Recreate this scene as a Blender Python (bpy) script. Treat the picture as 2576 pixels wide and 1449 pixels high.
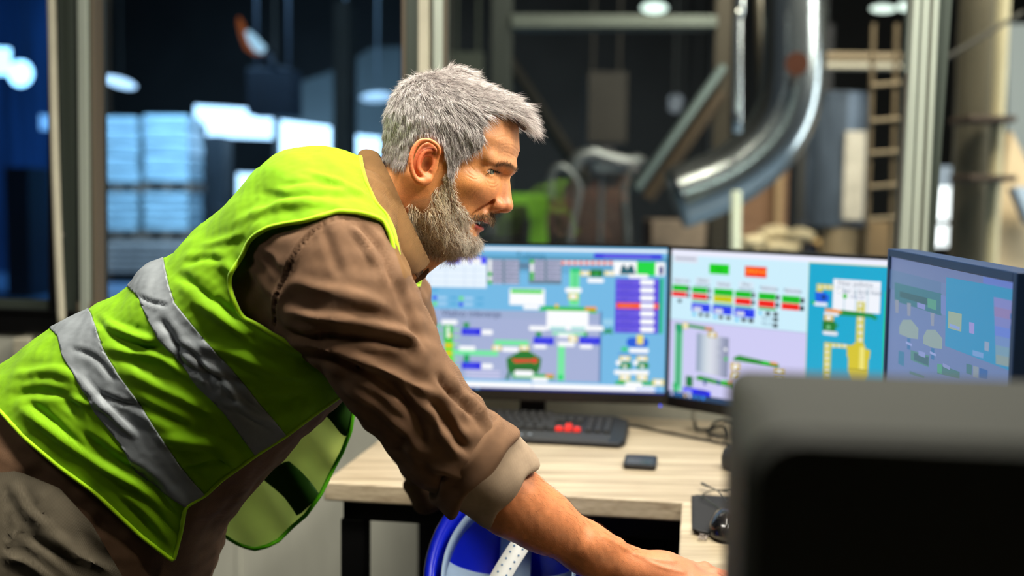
import bpy, bmesh, math, random
import numpy as np
from math import sin, cos, pi, radians, sqrt
from mathutils import Vector, Matrix
random.seed(7); rng = np.random.default_rng(7)
for o in list(bpy.data.objects): bpy.data.objects.remove(o)
SC = bpy.context.scene

# ---------------------------------------------------------------- camera
FPX = 2800.0; PITCH = radians(4.8); ROLL = .012; CZ = 1.28
cF = np.array([0, cos(PITCH), -sin(PITCH)]); _R = np.array([1., 0, 0]); _U = np.array([0, sin(PITCH), cos(PITCH)])
cR = _R*cos(ROLL) + _U*sin(ROLL); cU = _U*cos(ROLL) - _R*sin(ROLL); cC = np.array([0, 0, CZ])
camd = bpy.data.cameras.new('camera'); cam = bpy.data.objects.new('camera', camd); SC.collection.objects.link(cam)
cam.matrix_world = Matrix(((cR[0], cU[0], -cF[0], 0), (cR[1], cU[1], -cF[1], 0), (cR[2], cU[2], -cF[2], CZ), (0, 0, 0, 1)))
camd.sensor_width = 36; camd.lens = FPX/2576*36; camd.clip_start = .05; camd.clip_end = 200
camd.dof.use_dof = True; camd.dof.focus_distance = 1.45; camd.dof.aperture_fstop = 2.3
SC.camera = cam
# ---------------------------------------------------------------- world, lights, exposure
w = bpy.data.worlds.new('world'); SC.world = w; w.use_nodes = True
w.node_tree.nodes['Background'].inputs[0].default_value = (.10, .14, .20, 1); w.node_tree.nodes['Background'].inputs[1].default_value = .35
vs = SC.view_settings; vs.view_transform = 'Standard'; vs.look = 'None'; vs.exposure = 0.0; vs.gamma = 1.0; vs.use_curve_mapping = False

def P(x, y, D): return cC + cF*D + cR*((x-1288)*D/FPX) + cU*((724.5-y)*D/FPX)
def ray(x, y): return cF + cR*((x-1288)/FPX) + cU*((724.5-y)/FPX)
def G(x, y, z): d = ray(x, y); return cC + d*((z-CZ)/d[2])
TH = radians(9.5); E1 = np.array([cos(TH), -sin(TH), 0]); E2 = np.array([sin(TH), cos(TH), 0]); E3 = np.array([0, 0, 1.])
def RM(a, b, z): return E1*a + E2*b + E3*z          # room axes to world
def toroom(v): return np.array([v@E1, v@E2, v[2]])
def Wp(x, y, b):                                     # where the ray meets the room plane b
    d = ray(x, y); return toroom(cC + d*(b/(d@E2)))
def area(name, loc, target, sx, sy, power, col, spread=180):
    l = bpy.data.lights.new(name, 'AREA'); l.shape = 'RECTANGLE'; l.size = sx; l.size_y = sy; l.energy = power; l.color = col; l.spread = radians(spread)
    o = bpy.data.objects.new(name, l); SC.collection.objects.link(o); o.location = Vector(loc)
    o.rotation_euler = (Vector(target)-Vector(loc)).to_track_quat('-Z', 'Y').to_euler(); return o
# office ceiling lamps and the hall's lamps, with unseen fill lights added among them
area('office_lamp_or_fill', RM(-.50, 1.20, 2.62), RM(-.45, 1.40, 1.0), 1.2, .22, 40, (1, .95, .84), 150)
area('office_lamp_or_fill', RM(.35, 1.95, 2.62), RM(.1, 1.95, .9), 1.2, .22, 17, (1, .93, .80), 140)
area('office_lamp_or_fill', RM(.80, 1.12, 2.30), RM(-.27, 1.48, 1.38), .5, .3, 4.6, (1, .92, .80), 60)  # unseen narrow light added to brighten the face from the front
area('office_lamp_or_fill', RM(-1.9, .5, 2.6), RM(-1.2, 2.0, .9), 1.0, .25, 7, (1, .97, .90))
area('office_lamp_or_fill', RM(1.35, 1.75, 2.62), RM(.9, 2.4, 1.4), 1.0, .22, 16, (.97, 1, .93), 130)  # unseen light added to brighten the right window post
area('hall_lamp_or_fill', RM(2.0, 4.2, 5.2), RM(1.8, 8.5, .8), 4, 1.5, 330, (1, .88, .70), 130)
area('hall_lamp_or_fill', RM(-5.0, 12.5, 5.0), RM(-5.4, 16.5, .6), 3, 2, 560, (.72, .88, 1.0), 110)
area('hall_lamp_or_fill', RM(5.5, 4.6, 4.2), RM(3.6, 8.0, 1), 2.5, 1.5, 260, (1, .95, .85))
area('hall_lamp_or_fill', RM(3.6, 6.5, 1.6), RM(.9, 6.4, 2.1), .5, 2.2, 50, (.92, .97, 1.0))

area('hall_lamp_or_fill', RM(.6, 7.4, 4.7), RM(.7, 9.4, .9), 1.5, 1, 150, (1, .88, .70), 120)  # unseen light added to brighten the terracotta partition and the sacks
area('hall_lamp_or_fill', RM(-7.6, 12.2, 4.0), RM(-8.6, 16.5, 1.6), 2, 2, 105, (.62, .82, 1.0), 120)  # unseen bluish light added for the blue backdrop at the far left

# ---------------------------------------------------------------- materials
def lin(c): return tuple((v/255/12.92 if v <= 10 else ((v/255+.055)/1.055)**2.4) for v in c)
MATS = {}
def mat(name, col=(128, 128, 128), rough=.5, metal=0, emit=0, spec=.5, sheen=0, noise=0, nscale=20, bump=0, bscale=200, stretch=(1, 1, 1), trans=0, alpha=1, sub=0):
    if name in MATS: return MATS[name]
    m = bpy.data.materials.new(name); m.use_nodes = True; nt = m.node_tree; b = nt.nodes['Principled BSDF']; MATS[name] = m
    c = lin(col); b.inputs['Base Color'].default_value = (*c, 1); b.inputs['Roughness'].default_value = rough; b.inputs['Metallic'].default_value = metal
    b.inputs['Specular IOR Level'].default_value = spec
    if sheen: b.inputs['Sheen Weight'].default_value = sheen; b.inputs['Sheen Roughness'].default_value = .5
    if emit: b.inputs['Emission Color'].default_value = (*c, 1); b.inputs['Emission Strength'].default_value = emit
    if sub: b.inputs['Subsurface Weight'].default_value = sub; b.inputs['Subsurface Radius'].default_value = (1, .35, .2); b.inputs['Subsurface Scale'].default_value = .006
    if alpha < 1: b.inputs['Alpha'].default_value = alpha
    if noise or bump:
        tc = nt.nodes.new('ShaderNodeTexCoord'); mp = nt.nodes.new('ShaderNodeMapping'); mp.inputs['Scale'].default_value = stretch
        nt.links.new(tc.outputs['Object'], mp.inputs['Vector'])
    if noise:
        n = nt.nodes.new('ShaderNodeTexNoise'); n.inputs['Scale'].default_value = nscale; n.inputs['Detail'].default_value = 6
        nt.links.new(mp.outputs[0], n.inputs['Vector'])
        r = nt.nodes.new('ShaderNodeValToRGB'); r.color_ramp.elements[0].position = .3; r.color_ramp.elements[1].position = .7
        r.color_ramp.elements[0].color = (*[v*(1-noise) for v in c], 1); r.color_ramp.elements[1].color = (*[min(1, v*(1+noise)) for v in c], 1)
        nt.links.new(n.outputs['Fac'], r.inputs['Fac']); nt.links.new(r.outputs['Color'], b.inputs['Base Color'])
    if bump:
        n2 = nt.nodes.new('ShaderNodeTexNoise'); n2.inputs['Scale'].default_value = bscale; n2.inputs['Detail'].default_value = 4
        nt.links.new(mp.outputs[0], n2.inputs['Vector'])
        bp = nt.nodes.new('ShaderNodeBump'); bp.inputs['Strength'].default_value = bump; bp.inputs['Distance'].default_value = .002
        nt.links.new(n2.outputs['Fac'], bp.inputs['Height']); nt.links.new(bp.outputs['Normal'], b.inputs['Normal'])
    return m
def emat(col, k=1.0):
    nm = 'lit_%d_%d_%d_%d' % (*col, int(k*100))
    if nm in MATS: return MATS[nm]
    m = bpy.data.materials.new(nm); m.use_nodes = True; nt = m.node_tree; b = nt.nodes['Principled BSDF']; MATS[nm] = m
    b.inputs['Base Color'].default_value = (.01, .01, .01, 1); b.inputs['Roughness'].default_value = .35
    b.inputs['Emission Color'].default_value = (*lin(col), 1); b.inputs['Emission Strength'].default_value = k
    return m
def glassmat(name, tint=(255, 255, 255), gl=1.0, rough=0.02):
    m = bpy.data.materials.new(name); m.use_nodes = True; nt = m.node_tree; nt.nodes.clear()
    o = nt.nodes.new('ShaderNodeOutputMaterial'); mx = nt.nodes.new('ShaderNodeMixShader'); t = nt.nodes.new('ShaderNodeBsdfTransparent'); g = nt.nodes.new('ShaderNodeBsdfGlossy')
    fr = nt.nodes.new('ShaderNodeFresnel'); fr.inputs[0].default_value = 1.5; mu = nt.nodes.new('ShaderNodeMath'); mu.operation = 'MULTIPLY'; mu.inputs[1].default_value = gl
    t.inputs[0].default_value = (*lin(tint), 1); g.inputs['Roughness'].default_value = rough
    nt.links.new(fr.outputs[0], mu.inputs[0]); nt.links.new(mu.outputs[0], mx.inputs[0]); nt.links.new(t.outputs[0], mx.inputs[1]); nt.links.new(g.outputs[0], mx.inputs[2]); nt.links.new(mx.outputs[0], o.inputs[0])
    return m
def woodmat(name, c1, c2, ang=0.0, scale=1.0):
    m = bpy.data.materials.new(name); m.use_nodes = True; nt = m.node_tree; b = nt.nodes['Principled BSDF']; MATS[name] = m
    tc = nt.nodes.new('ShaderNodeTexCoord'); mp = nt.nodes.new('ShaderNodeMapping'); mp.inputs['Rotation'].default_value = (0, 0, ang); mp.inputs['Scale'].default_value = (1.2*scale, 22*scale, 22*scale)
    nt.links.new(tc.outputs['Object'], mp.inputs[0])
    n = nt.nodes.new('ShaderNodeTexNoise'); n.inputs['Scale'].default_value = 2.2; n.inputs['Detail'].default_value = 8; n.inputs['Distortion'].default_value = .6
    nt.links.new(mp.outputs[0], n.inputs['Vector'])
    mp2 = nt.nodes.new('ShaderNodeMapping'); mp2.inputs['Rotation'].default_value = (0, 0, ang); mp2.inputs['Scale'].default_value = (6*scale, 150*scale, 150*scale); nt.links.new(tc.outputs['Object'], mp2.inputs[0])
    n2 = nt.nodes.new('ShaderNodeTexNoise'); n2.inputs['Scale'].default_value = 2; n2.inputs['Detail'].default_value = 4; nt.links.new(mp2.outputs[0], n2.inputs['Vector'])
    mx = nt.nodes.new('ShaderNodeMath'); mx.operation = 'MULTIPLY_ADD'; mx.inputs[1].default_value = .35; nt.links.new(n2.outputs['Fac'], mx.inputs[0])
    mm = nt.nodes.new('ShaderNodeMath'); mm.operation = 'MULTIPLY'; mm.inputs[1].default_value = .7; nt.links.new(n.outputs['Fac'], mm.inputs[0]); nt.links.new(mm.outputs[0], mx.inputs[2])
    r = nt.nodes.new('ShaderNodeValToRGB'); r.color_ramp.elements[0].position = .38; r.color_ramp.elements[1].position = .66
    r.color_ramp.elements[0].color = (*lin(c1), 1); r.color_ramp.elements[1].color = (*lin(c2), 1)
    nt.links.new(mx.outputs[0], r.inputs[0]); nt.links.new(r.outputs[0], b.inputs['Base Color']); b.inputs['Roughness'].default_value = .42
    return m

# ---------------------------------------------------------------- object helpers
LINK = SC.collection.objects.link
def tag(o, label=None, cat=None, group=None, kind=None):
    if label: o['label'] = label
    if cat: o['category'] = cat
    if group: o['group'] = group
    if kind: o['kind'] = kind
    return o
ORG = {}
def empty(name, loc, label, cat, group=None):
    o = bpy.data.objects.new(name, None); LINK(o); o.location = Vector(loc); o.empty_display_size = .05
    ORG[o.name] = np.array(loc, float); return tag(o, label, cat, group)
def mkobj(name, V, Fs, mats, parent=None, idx=None, smooth=False, bevel=0, subd=0, solid=0, org=None):
    V = np.asarray(V, float).reshape(-1, 3)
    if parent is not None: base = ORG[parent.name]
    else: base = np.array(org, float) if org is not None else np.array([(V[:, 0].min()+V[:, 0].max())/2, (V[:, 1].min()+V[:, 1].max())/2, V[:, 2].min()])
    me = bpy.data.meshes.new(name)
    if isinstance(Fs, np.ndarray) and Fs.ndim == 2:
        n, k = Fs.shape; me.vertices.add(len(V)); me.vertices.foreach_set('co', (V-base).ravel())
        me.loops.add(n*k); me.loops.foreach_set('vertex_index', Fs.ravel().astype(np.int32)); me.polygons.add(n)
        me.polygons.foreach_set('loop_start', np.arange(0, n*k, k, dtype=np.int32)); me.update(calc_edges=True); me.validate()
    else: me.from_pydata([tuple(v) for v in V-base], [], [tuple(int(i) for i in q) for q in Fs])
    if not isinstance(mats, (list, tuple)): mats = [mats]
    for m in mats: me.materials.append(m)
    if idx is not None: me.polygons.foreach_set('material_index', np.asarray(idx, np.int32))
    if smooth: me.polygons.foreach_set('use_smooth', np.ones(len(me.polygons), bool))
    me.update()
    o = bpy.data.objects.new(name, me); LINK(o); ORG[o.name] = base
    if parent is not None: o.parent = parent; 
    else: o.location = Vector(base)
    if parent is not None: o.location = (0, 0, 0)
    if solid: md = o.modifiers.new('solid', 'SOLIDIFY'); md.thickness = solid; md.offset = 0
    if bevel: md = o.modifiers.new('bevel', 'BEVEL'); md.width = bevel; md.segments = 3; md.limit_method = 'ANGLE'; md.angle_limit = radians(40)
    if subd: md = o.modifiers.new('sub', 'SUBSURF'); md.levels = subd; md.render_levels = subd
    return o
class MB:
    def __init__(s): s.v = []; s.f = []; s.i = []
    def add(s, V, Fs, m=0):
        b = len(s.v); s.v += [tuple(v) for v in V]; s.f += [tuple(b+i for i in q) for q in Fs]; s.i += [m]*len(Fs); return s
    def hexa(s, c, m=0): return s.add(c, [(0, 3, 2, 1), (4, 5, 6, 7), (0, 1, 5, 4), (1, 2, 6, 5), (2, 3, 7, 6), (3, 0, 4, 7)], m)
    def box(s, a0, a1, b0, b1, z0, z1, m=0, fn=RM):
        return s.hexa([fn(a0, b0, z0), fn(a1, b0, z0), fn(a1, b1, z0), fn(a0, b1, z0), fn(a0, b0, z1), fn(a1, b0, z1), fn(a1, b1, z1), fn(a0, b1, z1)], m)
    def tube(s, pts, r, n=8, m=0, cap=True, closed=False):
        pts = [np.array(p, float) for p in pts]; K = len(pts); rs = r if hasattr(r, '__len__') else [r]*K
        up = None; rings = []
        for k in range(K):
            a = pts[k-1] if (k or closed) else pts[0]; c = pts[(k+1) % K] if (k < K-1 or closed) else pts[-1]
            t = c-a; t /= (np.linalg.norm(t)+1e-12)
            if up is None: up = np.array([0, 0, 1.]) if abs(t[2]) < .9 else np.array([1., 0, 0])
            x = np.cross(t, up); x /= (np.linalg.norm(x)+1e-12); up = np.cross(x, t)
            rings.append([pts[k] + (x*cos(2*pi*j/n) + up*sin(2*pi*j/n))*rs[k] for j in range(n)])
        V = [v for q in rings for v in q]; Fs = []
        for k in range(K if closed else K-1):
            k2 = (k+1) % K
            for j in range(n): j2 = (j+1) % n; Fs.append((k*n+j, k*n+j2, k2*n+j2, k2*n+j))
        if cap and not closed: Fs.append(tuple(range(n))[::-1]); Fs.append(tuple((K-1)*n+j for j in range(n)))
        return s.add(V, Fs, m)
    def cyl(s, c, r, z0, z1, n=24, m=0): return s.tube([(c[0], c[1], z0), (c[0], c[1], z1)], r, n, m)
    def build(s, name, mats, parent=None, **k): return mkobj(name, s.v, s.f, mats, parent, idx=s.i, **k)
def spl(pts, n=8, closed=False):
    pts = [np.array(p, float) for p in pts]; K = len(pts); out = []
    for k in range(K if closed else K-1):
        if closed: p0, p1, p2, p3 = pts[k-1], pts[k], pts[(k+1) % K], pts[(k+2) % K]
        else: p0, p1, p2, p3 = pts[max(k-1, 0)], pts[k], pts[k+1], pts[min(k+2, K-1)]
        for i in range(n):
            t = i/n; out.append(.5*((2*p1)+(-p0+p2)*t+(2*p0-5*p1+4*p2-p3)*t*t+(-p0+3*p1-3*p2+p3)*t**3))
    if not closed: out.append(pts[-1])
    return out
def rprism(c, ax, ay, az, poly, m=0, mb=None):      # extrude polygon (in ax, ay) by az
    mb = mb or MB(); n = len(poly); V = [np.array(c)+ax*x+ay*y for x, y in poly]+[np.array(c)+ax*x+ay*y+az for x, y in poly]
    mb.add(V, [tuple(range(n))[::-1], tuple(range(n, 2*n))]+[(i, (i+1) % n, (i+1) % n+n, i+n) for i in range(n)], m); return mb
def rrect(w, h, r, n=5):
    out = []
    for cx, cy, a in ((w/2-r, h/2-r, 0), (-w/2+r, h/2-r, 90), (-w/2+r, -h/2+r, 180), (w/2-r, -h/2+r, 270)):
        for i in range(n+1): t = radians(a+90*i/n); out.append((cx+r*cos(t), cy+r*sin(t)))
    return out
def text_mesh(s, size):
    cu = bpy.data.curves.new('t', 'FONT'); cu.body = s; cu.size = size; cu.align_x = 'CENTER'; cu.align_y = 'CENTER'; cu.resolution_u = 3
    o = bpy.data.objects.new('t', cu); LINK(o); bpy.context.view_layer.update()
    me = o.evaluated_get(bpy.context.evaluated_depsgraph_get()).to_mesh()
    V = [(v.co.x, v.co.y) for v in me.vertices]; Fs = [tuple(p.vertices) for p in me.polygons]
    bpy.data.objects.remove(o); bpy.data.curves.remove(cu); return V, Fs
# ================================================================ ROOM
alu = mat('brushed_aluminium_frame', (188, 196, 182), .42, .35, noise=.08, nscale=6, stretch=(6, 6, .4), bump=.1, bscale=60)
alud = mat('grey_green_frame', (72, 80, 72), .5, .3)
cream = mat('cream_paint', (196, 190, 168), .5, noise=.1, nscale=9)
blackp = mat('black_plastic', (14, 14, 15), .45, bump=.15, bscale=900)
blackm = mat('black_metal', (12, 12, 13), .4, .2)
brownf = mat('brown_frame', (112, 100, 84), .5, .2)
wallm = mat('white_wall_panel', (186, 186, 172), .6, noise=.08, nscale=5, stretch=(3, 3, .6), bump=.2, bscale=30)
floorm = mat('grey_office_floor', (34, 33, 31), .5, noise=.2, nscale=4)
WB = 2.66
def struct(o): o['kind'] = 'structure'; return o
struct(MB().box(-3.2, 2.6, -1.6, WB, -.06, 0).build('floor', floorm))
struct(MB().box(-3.2, 2.6, -1.6, WB, 2.75, 2.81).build('ceiling', mat('ceiling_paint', (110, 108, 102), .8)))
struct(MB().box(-3.26, -3.2, -1.6, WB+.1, 0, 2.75).build('wall_left', mat('side_wall_paint', (56, 55, 52), .8)))
struct(MB().box(2.6, 2.66, -1.6, WB+.1, 0, 2.75).build('wall_right', mat('side_wall_paint', (56, 55, 52), .8)))
struct(MB().box(-3.2, 2.6, -1.66, -1.6, 0, 2.75).build('wall_rear', mat('rear_wall_paint', (60, 58, 54), .8)))
# window wall: sill-height wall, panel seams
zs = .985
mb = MB().box(-3.2, 2.6, WB, WB+.10, 0, .90); 
for a in np.arange(-2.9, 2.6, .58): mb.box(a, a+.012, WB-.004, WB, 0, .90)
struct(mb.build('wall_front', wallm))
struct(MB().box(-3.2, 2.6, WB-.012, WB+.09, .90, .955).box(-3.2, -1.60, WB-.02, WB+.09, .955, zs-.02).build('trim_1', blackm, bevel=.003))
struct(MB().box(-1.58, 2.6, WB-.012, WB+.08, .955, zs-.022).box(-1.58, 2.6, WB-.025, WB+.05, zs-.022, zs+.004).build('trim_2', brownf, bevel=.002))
def post(name, specs, ztop=2.75, zb=.955):
    """specs: (x_top_left, x_top_right at y=0, mat index, depth offset, thickness) -> bars that follow the photographed lean"""
    pass
def bars(name, rows, mats, kind=True):
    mb = MB()
    for (xa, xb, ya, xc, xd, yc, off, th, mi, zb) in rows:
        b = WB+off; tl = Wp(xa, ya, b); tr = Wp(xb, ya, b); bl = Wp(xc, yc, b); br = Wp(xd, yc, b)
        def ext(t, q, z): k = (z-q[2])/(t[2]-q[2]); return q[0]+(t[0]-q[0])*k
        c = [RM(ext(tl, bl, zb), b, zb), RM(ext(tr, br, zb), b, zb), RM(ext(tr, br, zb), b+th, zb), RM(ext(tl, bl, zb), b+th, zb)]
        zt = 2.75
        c += [RM(ext(tl, bl, zt), b, zt), RM(ext(tr, br, zt), b, zt), RM(ext(tr, br, zt), b+th, zt), RM(ext(tl, bl, zt), b+th, zt)]
        mb.hexa(c, mi)
    return struct(mb.build(name, mats, bevel=.0015))
FM = [alu, alud, blackm, brownf, cream]
bars('trim_3', [(120, 129, 0, 121, 131, 745, -.02, .07, 2, .955), (143, 186, 0, 158, 189, 745, -.005, .06, 1, .955), (183, 194, 0, 189, 200, 745, .01, .05, 2, .955),
                (194, 217, 0, 201, 221, 745, -.03, .08, 0, .955), (217, 236, 0, 221, 243, 745, -.015, .06, 3, .955), (222, 226, 0, 229, 233, 745, -.018, .02, 1, .955)], FM)
bars('trim_4', [(1010, 1021, 0, 1010, 1021, 300, -.01, .06, 3, zs-.02), (1021, 1052, 0, 1021, 1052, 300, -.02, .07, 1, zs-.02), (1052, 1078, 0, 1052, 1078, 300, -.035, .08, 4, zs-.02),
                (1078, 1089, 0, 1078, 1089, 300, 0, .05, 2, zs-.02), (1089, 1112, 0, 1089, 1110, 300, -.03, .08, 0, zs-.02), (1112, 1117, 0, 1110, 1115, 300, -.015, .05, 3, zs-.02)], FM)
bars('trim_5', [(2293, 2299, 0, 2258, 2264, 640, -.005, .05, 3, zs-.02), (2299, 2317, 0, 2264, 2288, 640, -.035, .09, 0, zs-.02), (2317, 2322, 0, 2288, 2292, 640, -.02, .06, 1, zs-.02), (2322, 2341, 0, 2292, 2312, 640, -.035, .09, 0, zs-.02),
                (2341, 2348, 0, 2312, 2319, 640, -.015, .06, 3, zs-.02), (2348, 2364, 0, 2319, 2333, 640, -.03, .08, 0, zs-.02), (2364, 2372, 0, 2333, 2340, 640, -.02, .06, 1, zs-.02), (2372, 2396, 0, 2340, 2350, 640, -.01, .06, 1, zs-.02)], FM)
g1 = glassmat('bluish_window_glass', (165, 205, 235), 1.6); g2 = glassmat('clear_window_glass', (236, 240, 238), 1.3); g0 = glassmat('window_glass_left', (205, 228, 245), 1.5)
def win(n, a0, a1, gm, z0=zs-.01):
    w_ = struct(MB().box(a0, a1, WB+.02, WB+.045, 2.70, 2.745).box(a0, a1, WB+.01, WB+.05, z0-.012, z0+.012).build('window_%d' % n, [brownf if n != 1 else alud], bevel=.002))
    MB().box(a0, a1, WB+.028, WB+.034, z0, 2.71).build('pane', gm, w_)
win(1, -3.1, -1.64, g1); win(2, -1.53, -.72, g0); win(3, -.62, .46, g2); win(4, .53, 2.5, g2)
# leaning cream rod with bracket and hose, white socket box
t = empty('window_rod', RM(*(Wp(150, 830, WB-.05))), 'cream painted rod leaning on the window post at the far left', 'rod')
q = [RM(*Wp(x, y, WB-.05)) for x, y in ((124, -260), (131, 60), (138, 380), (147, 640), (156, 825))]
MB().tube(spl(q, 4), .0105, 10).build('pole', cream, t, smooth=True)
MB().tube([RM(*Wp(147, 591, WB-.05)), RM(*Wp(160, 591, WB-.03))], .004, 8).build('bracket', mat('grey_bracket', (120, 118, 108), .4, .5), t)
q = [RM(*Wp(x, y, WB-.04)) for x, y in ((90, 845), (98, 868), (112, 872), (135, 845), (155, 828))]
tag(MB().tube(spl(q, 6), .007, 10).build('hose', mat('dark_hose', (38, 34, 30), .5), smooth=True), 'dark bent hose under the left window beside the white junction box', 'hose')
a = Wp(44, 848, WB-.03); b_ = Wp(86, 904, WB-.03)
t = empty('junction_box', RM((a[0]+b_[0])/2, WB-.02, b_[2]), 'small white ribbed junction box on the wall behind the man', 'electrical box')
MB().box(a[0], b_[0], WB-.05, WB, b_[2], a[2]).build('housing', mat('ivory_plastic', (200, 194, 172), .4), t, bevel=.003)
mb = MB()
for k in range(3): z = b_[2]+(a[2]-b_[2])*(.3+.22*k); mb.box(a[0]-.0005, b_[0]+.0005, WB-.0515, WB-.049, z, z+.0015)
mb.build('groove', mat('groove_grey', (120, 112, 96), .6), t)

# ================================================================ DESK
wood = woodmat('pale_oak_laminate', (146, 129, 104), (200, 184, 156), TH)
wood2 = woodmat('pale_oak_laminate_edge', (120, 98, 68), (160, 138, 102), TH, 1.5)
wood3 = woodmat('pale_oak_laminate_crossgrain', (154, 137, 110), (200, 186, 158), TH+pi/2)
DZ = .75; TK = .036
t = empty('desk', RM(.2, 2.26, 0), 'pale oak laminate desk with black metal legs carrying the monitors', 'desk')
MB().box(-.669, 1.5, 1.925, 2.655, DZ-TK, DZ).build('desktop', wood, t, bevel=.004)
mb = MB().box(-.64, 1.48, 1.95, 1.99, DZ-TK-.04, DZ-TK).box(-.64, 1.48, 2.53, 2.57, DZ-TK-.04, DZ-TK).box(-.64, -.60, 1.95, 2.57, DZ-TK-.04, DZ-TK); mb.build('frame', blackm, t, bevel=.002)
for a, b in ((-.645, 1.95), (-.645, 2.53), (1.44, 1.95), (1.44, 2.53)): MB().box(a, a+.045, b, b+.045, 0, DZ-TK-.04).build('leg', blackm, t, bevel=.002)
tb = empty('side_desk', RM(.33, 1.1, 0), 'near side desk of pale oak laminate holding the mouse pad', 'desk')
MB().box(-.018, .75, .15, 1.922, DZ-TK, DZ).build('desktop', wood3, tb, bevel=.004)
MB().box(.02, .06, .2, 1.90, DZ-TK-.04, DZ-TK).box(.68, .72, .2, 1.90, DZ-TK-.04, DZ-TK).build('frame', blackm, tb, bevel=.002)
for a, b in ((.02, .2), (.68, .2), (.02, 1.84), (.68, 1.84)): MB().box(a, a+.04, b, b+.04, 0, DZ-TK-.04).build('leg', blackm, tb, bevel=.002)
tag(MB().box(-.50, 1.35, 2.50, 2.515, .26, .64).build('modesty_panel', mat('dark_panel', (26, 26, 25), .6), bevel=.002), 'dark panel hanging under the back of the monitor desk', 'panel')
# dark cabinet under the desk
cb = empty('under_desk_cabinet', RM(-.36, 2.3, 0), 'dark grey cabinet standing under the left end of the desk', 'cabinet')
MB().box(-.505, -.13, 2.12, 2.49, 0.0, .60).build('body', mat('dark_grey_board', (40, 41, 41), .6), cb, bevel=.002)
MB().box(-.50, -.32, 2.104, 2.12, .02, .59).build('door', mat('grey_board', (52, 54, 54), .55), cb, bevel=.002)
MB().box(-.315, -.135, 2.104, 2.12, .02, .59).build('door', mat('dark_grey_board'), cb, bevel=.002)

# ================================================================ MONITORS
class Screen:
    def __init__(s, TL, TR, z0, z1):            # plan points of the two top corners, in world
        s.o = np.array([TL[0], TL[1], z1]); s.x = np.array([TR[0]-TL[0], TR[1]-TL[1], 0]); s.w = np.linalg.norm(s.x); s.x /= s.w
        s.h = z1-z0; s.y = np.array([0, 0, -1.]); s.n = np.cross(s.x, np.array([0, 0, 1.])); s.mb = MB(); s.mats = []; s.keys = {}; s.k = 0
    def uv(s, x, y): d = ray(x, y); t = ((s.o-cC)@s.n)/(d@s.n); q = cC+d*t-s.o; return q@s.x, q@s.y
    def mi(s, col, k):
        key = (col, k)
        if key not in s.keys: s.keys[key] = len(s.mats); s.mats.append(emat(col, k))
        return s.keys[key]
    def poly(s, pts, col, k=1.0):
        s.k += 1; e = s.n*(.0004+s.k*4e-6); pts = [(min(max(u, 0), s.w), min(max(v, 0), s.h)) for u, v in pts]
        s.mb.add([s.o+s.x*u+s.y*v+e for u, v in pts], [tuple(range(len(pts)))[::-1]], s.mi(col, k))
    def rect(s, u0, v0, u1, v1, col, k=1.0, r=0):
        if r: 
            w, h = abs(u1-u0), abs(v1-v0); r = min(r, w*.49, h*.49); s.poly([((u0+u1)/2+a, (v0+v1)/2+b) for a, b in rrect(w, h, r, 3)], col, k)
        else: s.poly([(u0, v0), (u1, v0), (u1, v1), (u0, v1)], col, k)
    def text(s, u, v, st, size, col, k=1.0):
        s.k += 1; e = s.n*(.0004+s.k*4e-6); V, Fs = text_mesh(st, size)
        s.mb.add([s.o+s.x*(u+a)-s.y*(b-v) - s.y*0 + e for a, b in [(a, -b) for a, b in V]] if False else [s.o+s.x*(u+a)+s.y*(v-b)+e for a, b in V], Fs, s.mi(col, k))
class Zm:                                        # regions measured on an enlarged crop
    def __init__(z, s, x0, y0, sc): z.s, z.x0, z.y0, z.sc = s, x0, y0, sc
    def p(z, x, y): return z.s.uv(z.x0+x/z.sc, z.y0+y/z.sc)
    def r(z, x0, y0, x1, y1, col, k=1.0, r=0): a = z.p(x0, y0); b = z.p(x1, y1); z.s.rect(a[0], a[1], b[0], b[1], col, k, r)
    def c(z, x, y, rr, col, k=1.0): u, v = z.p(x, y); R_ = rr/z.sc*2.5/FPX; z.s.poly([(u+R_*cos(i*pi/6), v+R_*sin(i*pi/6)) for i in range(12)], col, k)
    def g(z, pts, col, k=1.0): z.s.poly([z.p(*q) for q in pts], col, k)
    def t(z, x, y, st, hpx, col, k=1.0): u, v = z.p(x, y); z.s.text(u, v, st, hpx/z.sc*2.5/FPX*1.35, col, k)
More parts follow.
